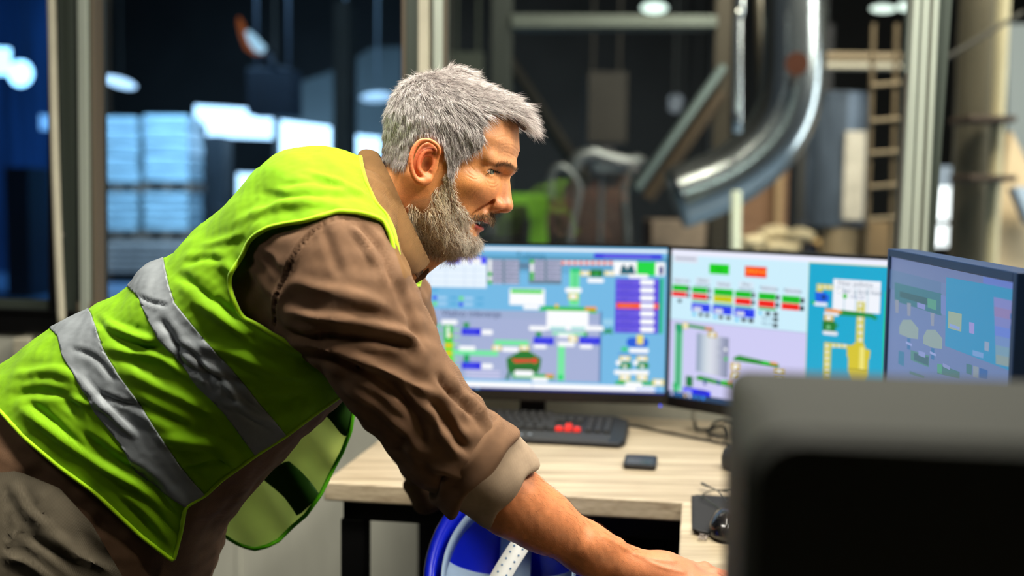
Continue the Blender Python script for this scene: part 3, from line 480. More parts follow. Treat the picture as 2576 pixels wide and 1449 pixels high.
def snet(fn, lo, hi, h, B=12):
    lo = np.asarray(lo, float); hi = np.asarray(hi, float); nb = np.ceil((hi-lo)/(B*h)).astype(int)
    bi = np.stack(np.meshgrid(*[np.arange(n) for n in nb], indexing='ij'), -1).reshape(-1, 3)
    cen = lo + (bi*B+B/2)*h; fc = np.concatenate([fn(c) for c in np.array_split(cen, max(1, len(cen)//60000+1))])
    bi = bi[np.abs(fc) < B*h*.87*1.35+2*h]; S = B+2; G3 = nb*B+4
    ax = np.arange(-1, B+1); og = np.stack(np.meshgrid(ax, ax, ax, indexing='ij'), -1)
    Vs, Ks, Q = [], [], []
    cor = [(i, j, k) for i in (0, 1) for j in (0, 1) for k in (0, 1)]; n = B+1
    def key(c): c = c+2; return (c[..., 0]*G3[1]+c[..., 1])*G3[2]+c[..., 2]
    for ch in np.array_split(bi, max(1, len(bi)//40+1)):
        if not len(ch): continue
        gi = ch[:, None, None, None]*B+og; f = fn((lo+gi.reshape(-1, 3)*h)).reshape(len(ch), S, S, S); neg = f < 0
        cnt = sum(neg[:, i:i+n, j:j+n, k:k+n].astype(int) for i, j, k in cor); act = (cnt > 0) & (cnt < 8)
        idx = np.argwhere(act)
        if len(idx):
            acc = np.zeros((len(idx), 3)); num = np.zeros(len(idx)); cv = {c: f[idx[:, 0], idx[:, 1]+c[0], idx[:, 2]+c[1], idx[:, 3]+c[2]] for c in cor}
            for c in cor:
                for a in range(3):
                    if c[a]: continue
                    e = list(c); e[a] = 1; v0, v1 = cv[c], cv[tuple(e)]; x = (v0 < 0) != (v1 < 0); t = np.where(x, v0/np.where(x, v0-v1, 1), 0)
                    q = np.tile(np.array(c, float), (len(idx), 1)); q[:, a] = t; acc += np.where(x[:, None], q, 0); num += x
            cell = gi[idx[:, 0], idx[:, 1], idx[:, 2], idx[:, 3]]; Vs.append(lo+(cell+acc/num[:, None])*h); Ks.append(key(cell))
        for a in range(3):
            b, c = (a+1) % 3, (a+2) % 3; s0 = neg[:, 1:B+1, 1:B+1, 1:B+1]; sl = [slice(1, B+1)]*3; sl[a] = slice(2, B+2); s1 = neg[(slice(None), *sl)]
            ed = np.argwhere(s0 != s1)
            if not len(ed): continue
            s = gi[ed[:, 0], ed[:, 1]+1, ed[:, 2]+1, ed[:, 3]+1]; eb = np.eye(3, dtype=int)[b]; ec = np.eye(3, dtype=int)[c]
            q = np.stack([key(s), key(s-eb), key(s-eb-ec), key(s-ec)], -1); fl = s0[ed[:, 0], ed[:, 1], ed[:, 2], ed[:, 3]]
            q[~fl] = q[~fl][:, ::-1]; Q.append(q)
    V = np.concatenate(Vs); kk = np.concatenate(Ks); Q = np.concatenate(Q); u, first = np.unique(kk, return_index=True)
    return V[first], np.searchsorted(u, Q)
def tri(F): return F if F.shape[1] == 3 else np.concatenate([F[:, [0, 1, 2]], F[:, [0, 2, 3]]])
def vnorm(V, F):
    T = tri(F); n = np.cross(V[T[:, 1]]-V[T[:, 0]], V[T[:, 2]]-V[T[:, 0]]); N = np.zeros_like(V)
    for i in range(3): np.add.at(N, T[:, i], n)
    return N/(np.linalg.norm(N, axis=1, keepdims=True)+1e-12)
def lap(V, F, it=1, w_=.5):
    T = tri(F); e = np.concatenate([T[:, [0, 1]], T[:, [1, 2]], T[:, [2, 0]]])
    for _ in range(it):
        A = np.zeros_like(V); c = np.zeros(len(V))
        for i, j in ((0, 1), (1, 0)): np.add.at(A, e[:, i], V[e[:, j]]); np.add.at(c, e[:, i], 1)
        V = V*(1-w_)+w_*A/np.maximum(c, 1)[:, None]
    return V
def poly_sd(q, poly, closed=True):            # signed pixel distance, negative inside
    poly = np.asarray(poly, float); a = poly; b = np.roll(poly, -1, 0); d = np.full(len(q), 1e9); ins = np.zeros(len(q), bool)
    for (x0, y0), (x1, y1) in zip(a, b):
        e = np.array([x1-x0, y1-y0]); w_ = q-(x0, y0); t = np.clip((w_@e)/(e@e+1e-9), 0, 1); d = np.minimum(d, np.hypot(w_[:, 0]-t*e[0], w_[:, 1]-t*e[1]))
        c = ((y0 <= q[:, 1]) != (y1 <= q[:, 1])); xi = x0+(q[:, 1]-y0)/(y1-y0+1e-12)*(x1-x0); ins ^= c & (q[:, 0] < xi)
    return np.where(ins, -d, d)
def line_d(q, pts):
    pts = np.asarray(spl([(*p, 0) for p in pts], 4))[:, :2] if len(pts) > 2 else np.asarray(pts, float); d = np.full(len(q), 1e9); L = 0; tb = np.zeros(len(q)); sg = np.zeros(len(q))
    for (x0, y0), (x1, y1) in zip(pts[:-1], pts[1:]):
        e = np.array([x1-x0, y1-y0]); l = np.hypot(*e); w_ = q-(x0, y0); t = np.clip((w_@e)/(l*l+1e-9), 0, 1); dd = np.hypot(w_[:, 0]-t*e[0], w_[:, 1]-t*e[1]); m = dd < d
        d[m] = dd[m]; tb[m] = (L+t*l)[m]; sg[m] = (e[0]*w_[:, 1]-e[1]*w_[:, 0])[m]; L += l
    return d, tb/max(L, 1e-9), np.sign(sg)
def folds(V, F, Q, lst, facing=None):
    N = vnorm(V, F); dsp = np.zeros(len(V))
    for pts, wd, h in lst:
        d, t, sg = line_d(Q, pts); k = h*np.exp(-(d/wd)**2)*np.clip(np.minimum(t, 1-t)*5+.15, 0, 1); dsp += k - .35*h*np.exp(-((d-wd*1.5)/wd)**2)*np.clip(np.minimum(t, 1-t)*5, 0, 1)
    return V+N*dsp[:, None]
def split(V, T, phi, lab=None):                # cut triangles along phi = 0; returns V, T, inside flags, labels
    phi = np.where(np.abs(phi) < 1e-9, 1e-9, phi); s = phi[T] < 0; c = s.sum(1); lab = np.zeros(len(T), int) if lab is None else lab
    keep = (c == 0) | (c == 3); T0, L0, I0 = T[keep], lab[keep], c[keep] == 3; M = T[~keep]; Ml = lab[~keep]; sm = s[~keep]; cm = c[~keep]
    odd = np.where(cm == 1, sm.argmax(1), (~sm).argmax(1)); r = np.arange(len(M)); A, Bv, Cv = M[r, odd], M[r, (odd+1) % 3], M[r, (odd+2) % 3]
    def cutp(i, j): lo_, hi_ = np.minimum(i, j), np.maximum(i, j); return lo_.astype(np.int64)*len(V)+hi_
    k1, k2 = cutp(A, Bv), cutp(A, Cv); u, inv = np.unique(np.concatenate([k1, k2]), return_inverse=True); i, j = u//len(V), u % len(V)
    t = phi[i]/(phi[i]-phi[j]); NV = V[i]+(V[j]-V[i])*t[:, None]; P1 = len(V)+inv[:len(M)]; P2 = len(V)+inv[len(M):]; ain = cm == 1
    return (np.concatenate([V, NV]), np.concatenate([T0, np.stack([A, P1, P2], 1), np.stack([P1, Bv, Cv], 1), np.stack([P1, Cv, P2], 1)]),
            np.concatenate([I0, ain, ~ain, ~ain]), np.concatenate([L0, Ml, Ml, Ml]), (i, j, t))
def compact(V, T, *attrs): u, inv = np.unique(T, return_inverse=True); return (V[u], inv.reshape(T.shape), *[a[u] for a in attrs])
def loops(T):                                  # ordered boundary loops
    e = np.concatenate([T[:, [0, 1]], T[:, [1, 2]], T[:, [2, 0]]]); k = np.sort(e, 1); _, idx, cnt = np.unique(k, axis=0, return_index=True, return_counts=True)
    nx = {int(a): int(b) for a, b in e[idx[cnt == 1]]}; out = []
    while nx:
        s0 = next(iter(nx)); L = [s0]; c = nx.pop(s0)
        while c != s0 and c in nx: L.append(c); c = nx.pop(c)
        out.append(L)
    return out
_g = np.random.default_rng(3)
_nd = _g.normal(size=(40, 3)); _nd /= np.linalg.norm(_nd, axis=1)[:, None]; _np = _g.uniform(0, 6.28, 40)
def wob(p, wl, n=10, o=0):                     # smooth pseudo noise of wavelength wl, about -1..1
    s = 0
    for i in range(o, o+n): i %= 40; s = s+np.sin(p@_nd[i]*(6.283/wl)*(.7+.6*((i*.37) % 1))+_np[i])
    return s/math.sqrt(n)
def interp(x, xs, ys):                         # smooth table lookup
    X = np.linspace(xs[0], xs[-1], 257); Y = np.interp(X, xs, ys); k = np.hanning(15); k /= k.sum(); Y = np.convolve(np.pad(Y, 7, mode='edge'), k, 'valid'); return np.interp(x, X, Y)

# ---------------------------------------------------------------- head frame
HO = K(1125, 390, 1.50); tt, ps = radians(15), radians(7)
hf = np.array([cos(tt)*cos(ps), -sin(tt)*cos(ps), -sin(ps)]); hu = np.array([sin(tt), cos(tt), 0]); hl = np.cross(hf, hu); hl *= np.sign(hl[2]); hu = np.cross(hl, hf); hu *= np.sign(hu[1])
HM = np.stack([hf, hl, hu])                    # rows: forward, lateral(far), up
def toH(p): return (p-HO)@HM.T
def frH(q): return HO+np.asarray(q)@HM
def HL(x, y, D): return toH(K(x, y, D))
zt = [-.124, -.117, -.108, -.097, -.085, -.072, -.055, -.035, -.015, .005, .03, .06, .078, .092, .101, .106]
xf = [.040, .060, .0700, .0685, .070, .075, .079, .0800, .0810, .0910, .0935, .0840, .067, .043, .018, -.008]
nt_ = [2.1, 2.1, 2.1, 2.1, 2.05, 2.0, 1.9, 1.8, 1.72, 1.85, 2.15, 2.2, 2.2, 2.2, 2.2, 2.2]
xb = [.022, .008, -.004, -.016, -.026, -.034, -.050, -.068, -.080, -.086, -.088, -.081, -.070, -.053, -.036, -.018]
wt = [.014, .030, .042, .050, .054, .058, .0635, .068, .0705, .0715, .0730, .0665, .0560, .0400, .0230, .006]
DEF_E = (.0600, .0305, -.0100)
def head_sd(p):
    q = toH(p); x, y, z = q[:, 0], np.abs(q[:, 1]), q[:, 2]; zc = np.clip(z, zt[0], zt[-1])
    f_, b_, w_ = interp(zc, zt, xf), interp(zc, zt, xb), interp(zc, zt, wt); xc = f_*.42+b_*.58; rx = np.where(x > xc, f_-xc, xc-b_); s = (x-xc)/rx
    jaw = np.clip((-.02-z)/.07, 0, 1); we = w_*(1-.20*jaw*np.clip(s, 0, 1)**1.5); m = np.minimum(rx, we)
    ne = interp(zc, zt, nt_); d = ((np.abs(s)**ne+(y/we)**ne)**(1/ne)-1)*m; d = np.maximum(d, np.maximum(z-zt[-1], zt[0]-z)); d = np.where(d > .02, d, d)
    ym = np.stack([x, y, z], -1)
    d = smin(d, rc(ym, (.0860, .006, .003), (.0640, .043, .0048), .0080, .0065), .012)          # brow ridge
    d = smax(d, -ell(ym, (.0895, .0250, -.0115), (.0150, .0125, .0085)), .010)                    # eye socket
    d = smin(d, ell(ym, (.044, .0455, -.034), (.020, .0105, .011)), .024)                         # cheekbone
    d = smin(d, ell(ym, (.0655, .0215, -.033), (.0135, .0120, .0150)), .022)                          # cheek
    n_ = rc(ym, (.0855, 0, -.011), (.0935, 0, -.044), .0052, .0098); n_ = smin(n_, rc(ym, (.078, 0, -.014), (.083, 0, -.047), .0085, .0125), .006)
    n_ = smin(n_, ell(ym, (.0950, .0035, -.0468), (.0092, .0078, .0085)), .005); n_ = smin(n_, ell(ym, (.0815, .0135, -.0490), (.0135, .0078, .0092)), .004)
    n_ = smax(n_, -ell(ym, (.0885, .0085, -.0570), (.0062, .0042, .0048)), .002); d = smin(d, n_, .006)
    gl, t_, = rc(ym, (.0775, .0195, -.047), (.062, .030, -.073), .002, .002), 0; d = smax(d, -(gl-.0012), .006)                  # nasolabial
    d = smin(d, ell(ym, (.0735, 0, -.0680), (.0095, .020, .0075)), .008)
    d = smin(d, ell(ym, (.0742, 0, -.0722), (.0085, .0215, .0038)), .003); d = smin(d, ell(ym, (.0660, 0, -.0845), (.0085, .0200, .0048)), .003)
    d = smax(d, -ell(ym, (.0720, 0, -.0782), (.0200, .0215, .0024)), .0025)
    d = smin(d, ell(ym, (.0560, 0, -.1060), (.0150, .0190, .0130)), .014); d = smax(d, -ell(ym, (.0760, 0, -.0925), (.006, .018, .004)), .006)
    d = smin(d, chain(ym, [(-.006, .052, -.050), (.002, .050, -.078), (.045, .024, -.108)], [.013, .013, .011], .01), .016)
    E_ = np.array(DEF_E); lid = np.sqrt(((ym-E_)**2).sum(-1))-.0143; e = ym-(.0714, .0308, -.0100); e[:, 2] -= -.10*(ym[:, 1]-.0315); op = ell(e, (0, 0, 0), (.0150, .0132, .0048)); lid = smax(lid, -op, .0016)
    d = smax(d, -(np.sqrt(((ym-E_)**2).sum(-1))-.0127), .001); d = np.where(lid < d+.02, smin(d, smax(lid, -(np.sqrt(((ym-E_)**2).sum(-1))-.0122), .0005), .0035), d)
    return d
# ear, drawn in pixels on the near side
def zz(x, y): return (900+x/2.416, 130+y/2.416)
def earp(x, y, out): q = HL(*zz(x, y), 1.425); q[1] = -(.0705+out); q[1] = abs(q[1]); return q
HELIX = [*spl([earp(452, 655, .002), earp(497, 618, .006), (earp(487, 575, .010)), earp(440, 545, .0135), earp(385, 553, .0165), earp(350, 600, .019), earp(334, 660, .020), earp(338, 725, .018), earp(358, 775, .014), earp(395, 795, .010), earp(428, 775, .006)], 3)]
ANTI = spl([earp(455, 600, .008), earp(410, 612, .012), earp(378, 665, .014), (earp(374, 715, .013)), earp(398, 752, .010)], 3)
EARC = earp(415, 672, .002)
def ear_sd(p):
    q = toH(p); ym = np.stack([q[:, 0], np.abs(q[:, 1]), q[:, 2]], -1)
    d = chain(ym, HELIX, list(np.interp(np.linspace(0, 10, len(HELIX)), range(11), [.0022, .0024, .0026, .0027, .0028, .0029, .0030, .0031, .0036, .0052, .0048])), .001)
    d = smin(d, chain(ym, ANTI, list(np.interp(np.linspace(0, 4, len(ANTI)), range(5), [.002, .0024, .0028, .0030, .0028])), .001), .003)
    # floor of the shell, following the flare
    u = ym-EARC; pl = (u[:, 1]-(.0035-.30*u[:, 0])); disc = np.sqrt((u[:, 0]/.0155)**2+((u[:, 2]+.12*u[:, 0]+.001)/.0270)**2)-1
    d = smin(d, smax(np.abs(pl)-.0022, disc*.0155, .002), .004)
    d = smin(d, rc(ym, earp(452, 672, .003), earp(440, 715, .004), .0040, .0036), .004)                # tragus
    d = smax(d, -ell(ym, earp(418, 684, .0025), (.0068, .0095, .0105)), .002)
    return smin(d, ell(ym, earp(408, 775, .006), (.0075, .0042, .0075)), .004)
NECK = [frH((-.022, 0, -.035)), K(1030, 520, 1.505), K(960, 610, 1.51), K(900, 700, 1.52)]
def neck_sd(p):
    d = chain(p, NECK, [.054, .056, .062, .07], .02); q = toH(p); y = np.abs(q[:, 1]); ym = np.stack([q[:, 0], y, q[:, 2]], -1)
    d = smin(d, rc(ym, (-.030, .058, -.045), (-.012, .040, -.15), .012, .010), .014)
    return smin(d, rc(ym, (.03, 0, -.125), (-.03, 0, -.19), .012, .015), .02)
def headneck(p):
    d = smin(head_sd(p), neck_sd(p), .018); q = toH(p); m = (np.abs(q[:, 0]+.022) < .05) & (np.abs(q[:, 2]+.015) < .06); e = np.full(len(p), 1.); e[m] = ear_sd(p[m]); return smin(d, e, .003)
# ---------------------------------------------------------------- torso loft, arms, hands
TA = np.array([100., 1260.]); TU = np.array([.741, -.672]); TP = np.array([-.672, -.741]); DC = 1.52
def ts(pts): q = np.asarray(pts, float)-TA; return np.stack([q@TU, q@TP], -1)
BACK = ts([(-420, 1340), (-200, 1130), (-60, 1005), (10, 950), (80, 902), (145, 852), (230, 802), (345, 748), (412, 677), (460, 664), (520, 602), (560, 572), (630, 518), (700, 468), (750, 440), (800, 424), (850, 420), (905, 424), (950, 440)])
FRONT = ts([(330, 1760), (440, 1600), (520, 1480), (548, 1400), (565, 1322), (640, 1228), (700, 1158), (790, 1075), (858, 1008), (925, 930), (985, 850), (1015, 790), (1022, 740), (1018, 700), (1000, 640)])
BT = BACK[np.argsort(BACK[:, 0])]; FT = FRONT[np.argsort(FRONT[:, 0])]
WT = [-520, -250, 0, 250, 500, 700, 850, 980, 1080, 1150, 1200]; WV = [.175, .172, .162, .152, .160, .172, .178, .170, .135, .095, .065]
def torso_sd(p, infl=0.):
    pxm = np.stack([1288+p[:, 0]*FPX/DC, 724.5-p[:, 1]*FPX/DC], -1)-TA; t = pxm@TU; s = pxm@TP; tc = np.clip(t, -500, 1190)
    sb, sf, w_ = interp(tc, BT[:, 0], BT[:, 1]), interp(tc, FT[:, 0], FT[:, 1]), interp(tc, WT, WV); c = (sb+sf)/2; r_ = (sb-sf)/2*DC/FPX+infl; w_ = w_+infl
    u = (s-c)*DC/FPX/r_; v = (p[:, 2]-DC)/w_; d = ((np.abs(u)**2.3+np.abs(v)**2.3)**(1/2.3)-1)*np.minimum(r_, w_)
    e = (t-1190)*DC/FPX; return np.maximum(d, np.maximum(e, (-t-500)*DC/FPX))
SH = [K(800, 560, 1.42), K(836, 668, 1.365)]; UA = [K(836, 668, 1.365), K(892, 778, 1.345), K(975, 920, 1.345), K(1052, 1022, 1.36), K(1130, 1112, 1.375), K(1215, 1172, 1.385)]
UR = [.078, .075, .063, .056, .058, .054]
def mir(q): q = np.array(q, float); q[..., 2] = 2*DC-q[..., 2]; return q
FSH = [K(880, 580, 1.62), K(910, 680, 1.69)]; FUA = [K(910, 680, 1.69), K(960, 800, 1.74), K(1030, 960, 1.79), K(1085, 1120, 1.84), K(1110, 1190, 1.865)]; FUR = [.080, .074, .062, .056, .054]
def shoulders_sd(p): d = rc(p, SH[0], SH[1], .085, .080); return smin(d, rc(p, FSH[0], FSH[1], .085, .080), .01)
def shirt_sd(p):
    d = smin(torso_sd(p), shoulders_sd(p), .05); d = smin(d, chain(p, UA, UR, .03), .022); return smin(d, chain(p, FUA, FUR, .03), .022)
# right (near) forearm and hand
EL = K(1130, 1150, 1.375); FA = [EL, K(1290, 1262, 1.40), K(1362, 1308, 1.415), K(1476, 1380, 1.440), K(1566, 1424, 1.465)]; FR_ = [.046, .0415, .0365, .0300, .0262]
def deskp(a, b, z): return frW(RM(a, b, z))
wr = toroom(toW(K(1566, 1424, 1.465)))
# the hand lies on the side desk, fingers pointing to the right and away
def hand_sd(p, W0, kn, up, side, fl, curl, thumbdir=None, sc=1.0):
    """W0 wrist, kn centre of the knuckles, up = back-of-hand normal, side = towards the thumb"""
    ax = kn-W0; L = np.linalg.norm(ax); ax = ax/L; side = side-ax*(side@ax); side /= np.linalg.norm(side); up = np.cross(ax, side) if np.cross(ax, side)@up > 0 else np.cross(side, ax)
    d = rc(p, W0, W0+ax*L*.35, .026*sc, .024*sc); offs = (.031, .010, -.0115, -.031); lens = (.072, .080, .074, .058)
    fk = []
    for i, (o, l) in enumerate(zip(offs, lens)):
        k_ = kn+side*o*sc+ax*(.004-.20*abs(o-.005)) * sc; st = W0+side*o*.55*sc+ax*.012; fk.append(k_)
        d = smin(d, rc(p, st-up*.002, k_-up*.002, .0150*sc, .0118*sc), .012)
    m = d
    for i, (o, l) in enumerate(zip(offs, lens)):
        k_ = fk[i]; sp = fl[i]; dr = ax*cos(sp)+side*sin(sp); a1, a2, a3 = curl; l *= sc
        q1 = k_+dr*l*.45*cos(a1)-up*l*.45*sin(a1); q2 = q1+dr*l*.32*cos(a2)-up*l*.32*sin(a2); q3 = q2+dr*l*.23*cos(a3)-up*l*.23*sin(a3)
        f_ = chain(p, [k_, q1, q2, q3], [.0112*sc, .0098*sc, .0088*sc, .0076*sc], .003); f_ = smin(f_, ell(p, q1+up*.001, (.0095*sc,)*3), .003); m = smin(m, f_, .004)
    b0 = W0+ax*.02+side*.020*sc; b1 = b0+side*.022*sc+ax*.028*sc-up*.006; b2 = b1+side*.014*sc+ax*.030*sc-up*.004; b3 = b2+side*.004*sc+ax*.026*sc-up*.002
    m = smin(m, chain(p, [b0, b1, b2, b3], [.018*sc, .0135*sc, .0108*sc, .009*sc], .006), .010)
    for k_ in fk: m = smin(m, ell(p, k_+up*.0045, (.0085*sc,)*3), .006)
    return m
upc = frW(cC+E3)  # world up in the camera frame
NW = FA[-1]; NK = K(1792, 1461, 1.487); NW2 = K(1668, 1441, 1.474)
def near_arm_sd(p):
    d = chain(p, FA, FR_, .02); d = smin(d, chain(p, [FA[-1], NW2], [.0262, .0255], .01), .012); d = smin(d, rc(p, K(1470, 1372, 1.42), K(1552, 1376, 1.452), .018, .0115), .010)  # ulna side and bump
    sd_ = frW(cC+E2); h = hand_sd(p, NW2, NK, upc, sd_, (.12, .03, -.05, -.14), (.20, .28, .22)); return smin(d, h, .014)
FEL = K(1100, 1180, 1.865); FW = frW(G(1300, 1236, DZ)+E3*.040); FKN = frW(G(1345, 1222, DZ)+E3*.034+E2*.02)
FW = frW(RM(-.362, 1.925, DZ+.033)); FKN = frW(RM(-.300, 1.962, DZ+.024))
def far_arm_sd(p):
    d = chain(p, [FEL, FEL*.5+FW*.5, FW], [.043, .036, .027], .02); sd_ = frW(cC-E1*.5+E2)
    h = hand_sd(p, FW, FKN, upc, frW(cC-E1+E2*1.0), (.15, .04, -.08, -.2), (.7, 1.0, .8), sc=.97); return smin(d, h, .014)
def body_core(p):
    d0 = torso_sd(p, -.02); tb_ = (np.stack([1288+p[:, 0]*FPX/DC, 724.5-p[:, 1]*FPX/DC], -1)-TA)@TU; d = np.minimum(np.maximum(d0, (130-tb_)*DC/FPX), smax(d0, rc(p, K(60, 1420, DC), K(130, 1380, DC), .21, .21), .02)); d = smin(d, chain(p, [SH[1], UA[2], EL], [.058, .046, .044], .03), .03); d = smin(d, chain(p, [FSH[1], FUA[2], FEL], [.058, .046, .044], .03), .03)
    for hx, hd in ((120, 1.43), (170, 1.62)):
        hip = K(hx, 1400, hd); kn = frW(toW(hip)*[1, 1, 0]+[.07, -.01, .46]); an = frW(toW(hip)*[1, 1, 0]+[.02, .03, .09]); d = smin(d, chain(p, [hip, kn, an], [.070, .055, .040], .03), .03)
    return d
# ---------------------------------------------------------------- materials with a colour attribute
def attrmat(name, rough=.5, sub=0, noise=.06, nscale=300, bump=.2, bscale=500, spec=.4, sheen=0):
    m = mat(name, (128, 128, 128), rough, spec=spec, bump=bump, bscale=bscale, sheen=sheen); nt = m.node_tree; b = nt.nodes['Principled BSDF']
    a = nt.nodes.new('ShaderNodeAttribute'); a.attribute_name = 'col'; mp = [n for n in nt.nodes if n.type == 'MAPPING'][0]; n = nt.nodes.new('ShaderNodeTexNoise'); n.inputs['Scale'].default_value = nscale; n.inputs['Detail'].default_value = 3; nt.links.new(mp.outputs[0], n.inputs['Vector'])
    mr = nt.nodes.new('ShaderNodeMapRange'); mr.inputs[3].default_value = 1-noise; mr.inputs[4].default_value = 1+noise; mr.inputs[1].default_value = .3; mr.inputs[2].default_value = .7; nt.links.new(n.outputs['Fac'], mr.inputs[0])
    mx = nt.nodes.new('ShaderNodeVectorMath'); mx.operation = 'SCALE'; nt.links.new(a.outputs['Color'], mx.inputs[0]); nt.links.new(mr.outputs[0], mx.inputs['Scale']); nt.links.new(mx.outputs[0], b.inputs['Base Color'])
    if sub: b.inputs['Subsurface Weight'].default_value = sub; b.inputs['Subsurface Radius'].default_value = (1, .3, .15); b.inputs['Subsurface Scale'].default_value = .005
    return m
def setcol(o, C3):
    a = o.data.attributes.new('col', 'FLOAT_COLOR', 'POINT'); a.data.foreach_set('color', np.concatenate([C3, np.ones((len(C3), 1))], 1).astype(np.float32).ravel())
def L3(*c): return np.array(lin(c))
def gauss(Q, x, y, r): return np.exp(-((Q[:, 0]-x)**2+(Q[:, 1]-y)**2)/r**2)[:, None]
def mix(a, b, t): return a*(1-t)+b*t
SKIN = L3(208, 142, 86)
BX = [(1142, 440), (1150, 500), (1172, 522), (1186, 540), (1206, 534), (1231, 532), (1258, 536), (1262, 556), (1234, 566), (1210, 560), (1186, 557), (1180, 572), (1192, 592), (1215, 590), (1240, 640), (1160, 700), (1040, 640), (1018, 560), (1030, 500), (1076, 490), (1108, 462), (1118, 430)]
SX = [(1318, 318), (1300, 312), (1289, 300), (1264, 287), (1243, 289), (1229, 305), (1219, 329), (1226, 360), (1214, 378), (1190, 393), (1165, 405), (1152, 430), (1142, 462), (1120, 450), (1119, 403), (1103, 362), (1082, 340), (1053, 344), (1032, 378), (1028, 412), (1016, 428), (992, 424), (962, 408), (900, 400), (900, 100), (1400, 100), (1400, 310)]
def headpix(V):                                # near-side pixels of a head point, mirrored for the far side
    q = toH(V); q[:, 1] = -np.abs(q[:, 1]); return pix(frH(q))
V1, F1 = snet(headneck, HO-[.19, .17, .16], HO+[.11, .12, .15], .0015)
V2, F2 = snet(near_arm_sd, np.minimum(EL, NK)-[.07, .11, .09], np.maximum(EL, NK)+[.13, .07, .13], .002)
V3, F3 = snet(far_arm_sd, np.minimum(FEL, FKN)-[.06, .08, .1], np.maximum(FEL, FKN)+[.14, .08, .14], .0025)
V4, F4 = snet(body_core, np.array([-.95, -1.25, 1.1]), np.array([.15, .32, 2.0]), .010)
Q1 = headpix(V1); wr_ = []
for pts, wd, h in [([(1258, 367), (1280, 364), (1296, 372), (1306, 384)], 1.7, -.0006), ([(1252, 390), (1268, 383), (1287, 389), (1304, 402)], 1.6, -.0006), ([(1245, 350), (1270, 343), (1295, 352)], 2.0, -.0004),
                   ([(1222, 436), (1205, 444), (1185, 440), (1170, 425)], 1.6, -.0005), ([(1220, 442), (1205, 449), (1190, 450), (1172, 440)], 1.6, -.0006), ([(1219, 432), (1207, 436), (1193, 428), (1182, 414)], 1.6, -.0006),
                   ([(1222, 452), (1230, 461), (1243, 463), (1254, 455)], 2.0, -.0007), ([(1226, 463), (1237, 472), (1252, 468), (1262, 452)], 2.2, -.0006), ([(1216, 458), (1200, 475), (1185, 490)], 2.2, -.0004),
                   ([(1240, 512), (1222, 530), (1205, 540), (1190, 556)], 4.0, -.0010), ([(1225, 526), (1200, 545), (1180, 552)], 7, .0008), ([(1235, 415), (1262, 405), (1290, 412)], 8, .0007), ([(1120, 470), (1108, 500), (1095, 530)], 4, -.0006)]:
    wr_.append((pts, wd, h))
V1 = folds(V1, F1, Q1, wr_)
c1 = np.tile(SKIN, (len(V1), 1)); qh = toH(V1)
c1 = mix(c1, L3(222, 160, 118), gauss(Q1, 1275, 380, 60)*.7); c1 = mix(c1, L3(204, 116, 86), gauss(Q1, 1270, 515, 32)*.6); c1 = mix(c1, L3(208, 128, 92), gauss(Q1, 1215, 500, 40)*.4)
c1 = mix(c1, L3(214, 98, 62), np.clip((np.abs(qh[:, 1])-.071)/.006, 0, 1)[:, None]*gauss(Q1, 1068, 400, 62)*.9); c1 = mix(c1, L3(110, 40, 24), gauss(Q1, 1075, 412, 11)*.8)
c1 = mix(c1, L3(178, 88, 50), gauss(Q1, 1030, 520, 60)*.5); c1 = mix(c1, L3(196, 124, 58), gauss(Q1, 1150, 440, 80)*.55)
lip = np.exp(-((qh[:, 2]+.0838)/.0045)**2)*(np.abs(qh[:, 1]) < .021)*(qh[:, 0] > .058); lip2 = np.exp(-((qh[:, 2]+.0735)/.0026)**2)*(np.abs(qh[:, 1]) < .021)*(qh[:, 0] > .068)
c1 = mix(c1, L3(196, 84, 84), np.clip(lip*.95+lip2*.8, 0, 1)[:, None])
ins = (np.abs(qh[:, 2]+.0782) < .0028)*(qh[:, 0] < .074)*(qh[:, 0] > .045)*(np.abs(qh[:, 1]) < .024); c1[ins.astype(bool)] = L3(70, 20, 18)
sdb = poly_sd(Q1, BX); c1 = mix(c1, L3(112, 88, 62), np.clip(-sdb/10, 0, 1)[:, None]*.5)
sds = poly_sd(Q1, SX); c1 = mix(c1, L3(128, 112, 104), np.clip(-sds/10, 0, 1)[:, None]*.8)
bw = np.exp(-(line_d(Q1, [(1252, 416), (1268, 413), (1285, 419), (1300, 430)])[0]/6)**2)[:, None]; c1 = mix(c1, L3(104, 74, 50), bw*.7)
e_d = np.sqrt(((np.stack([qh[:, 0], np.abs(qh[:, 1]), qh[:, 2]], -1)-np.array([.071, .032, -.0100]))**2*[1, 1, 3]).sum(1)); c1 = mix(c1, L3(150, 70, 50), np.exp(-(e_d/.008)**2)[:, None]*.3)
c1 *= (1+.05*wob(V1, .012)+.05*wob(V1, .004, o=9))[:, None]
def armcol(V, kn): c = np.tile(L3(204, 128, 80), (len(V), 1)); c *= (1+.05*wob(V, .03)+.04*wob(V, .008, o=7))[:, None]; t = np.exp(-(np.linalg.norm(V-kn, axis=1)/.09)**2)[:, None]; return mix(c, L3(216, 138, 110), t*.7)
N2 = vnorm(V2, F2); vein = 0
for pts in ([(1520, 1350), (1600, 1395), (1660, 1425), (1720, 1440)], [(1600, 1395), (1650, 1408), (1700, 1412)]):
    vein = vein+np.exp(-(line_d(pix(V2), pts)[0]/5)**2)*.0010
V2 = V2+N2*(vein+.00012*wob(V2, .012))[:, None]
VV = np.concatenate([V1, V2, V3, V4]); o1, o2, o3 = len(V1), len(V1)+len(V2), len(V1)+len(V2)+len(V3)
FF = np.concatenate([F1, F2+o1, F3+o2, F4+o3])
BASE = toW(K(170, 1380, 1.52))*[1, 1, 0]
skin = attrmat('skin', .48, sub=.12, noise=.07, nscale=700, bump=.16, bscale=900, spec=.42)
man = mkobj('person', toW(VV), FF, skin, smooth=True, org=BASE)
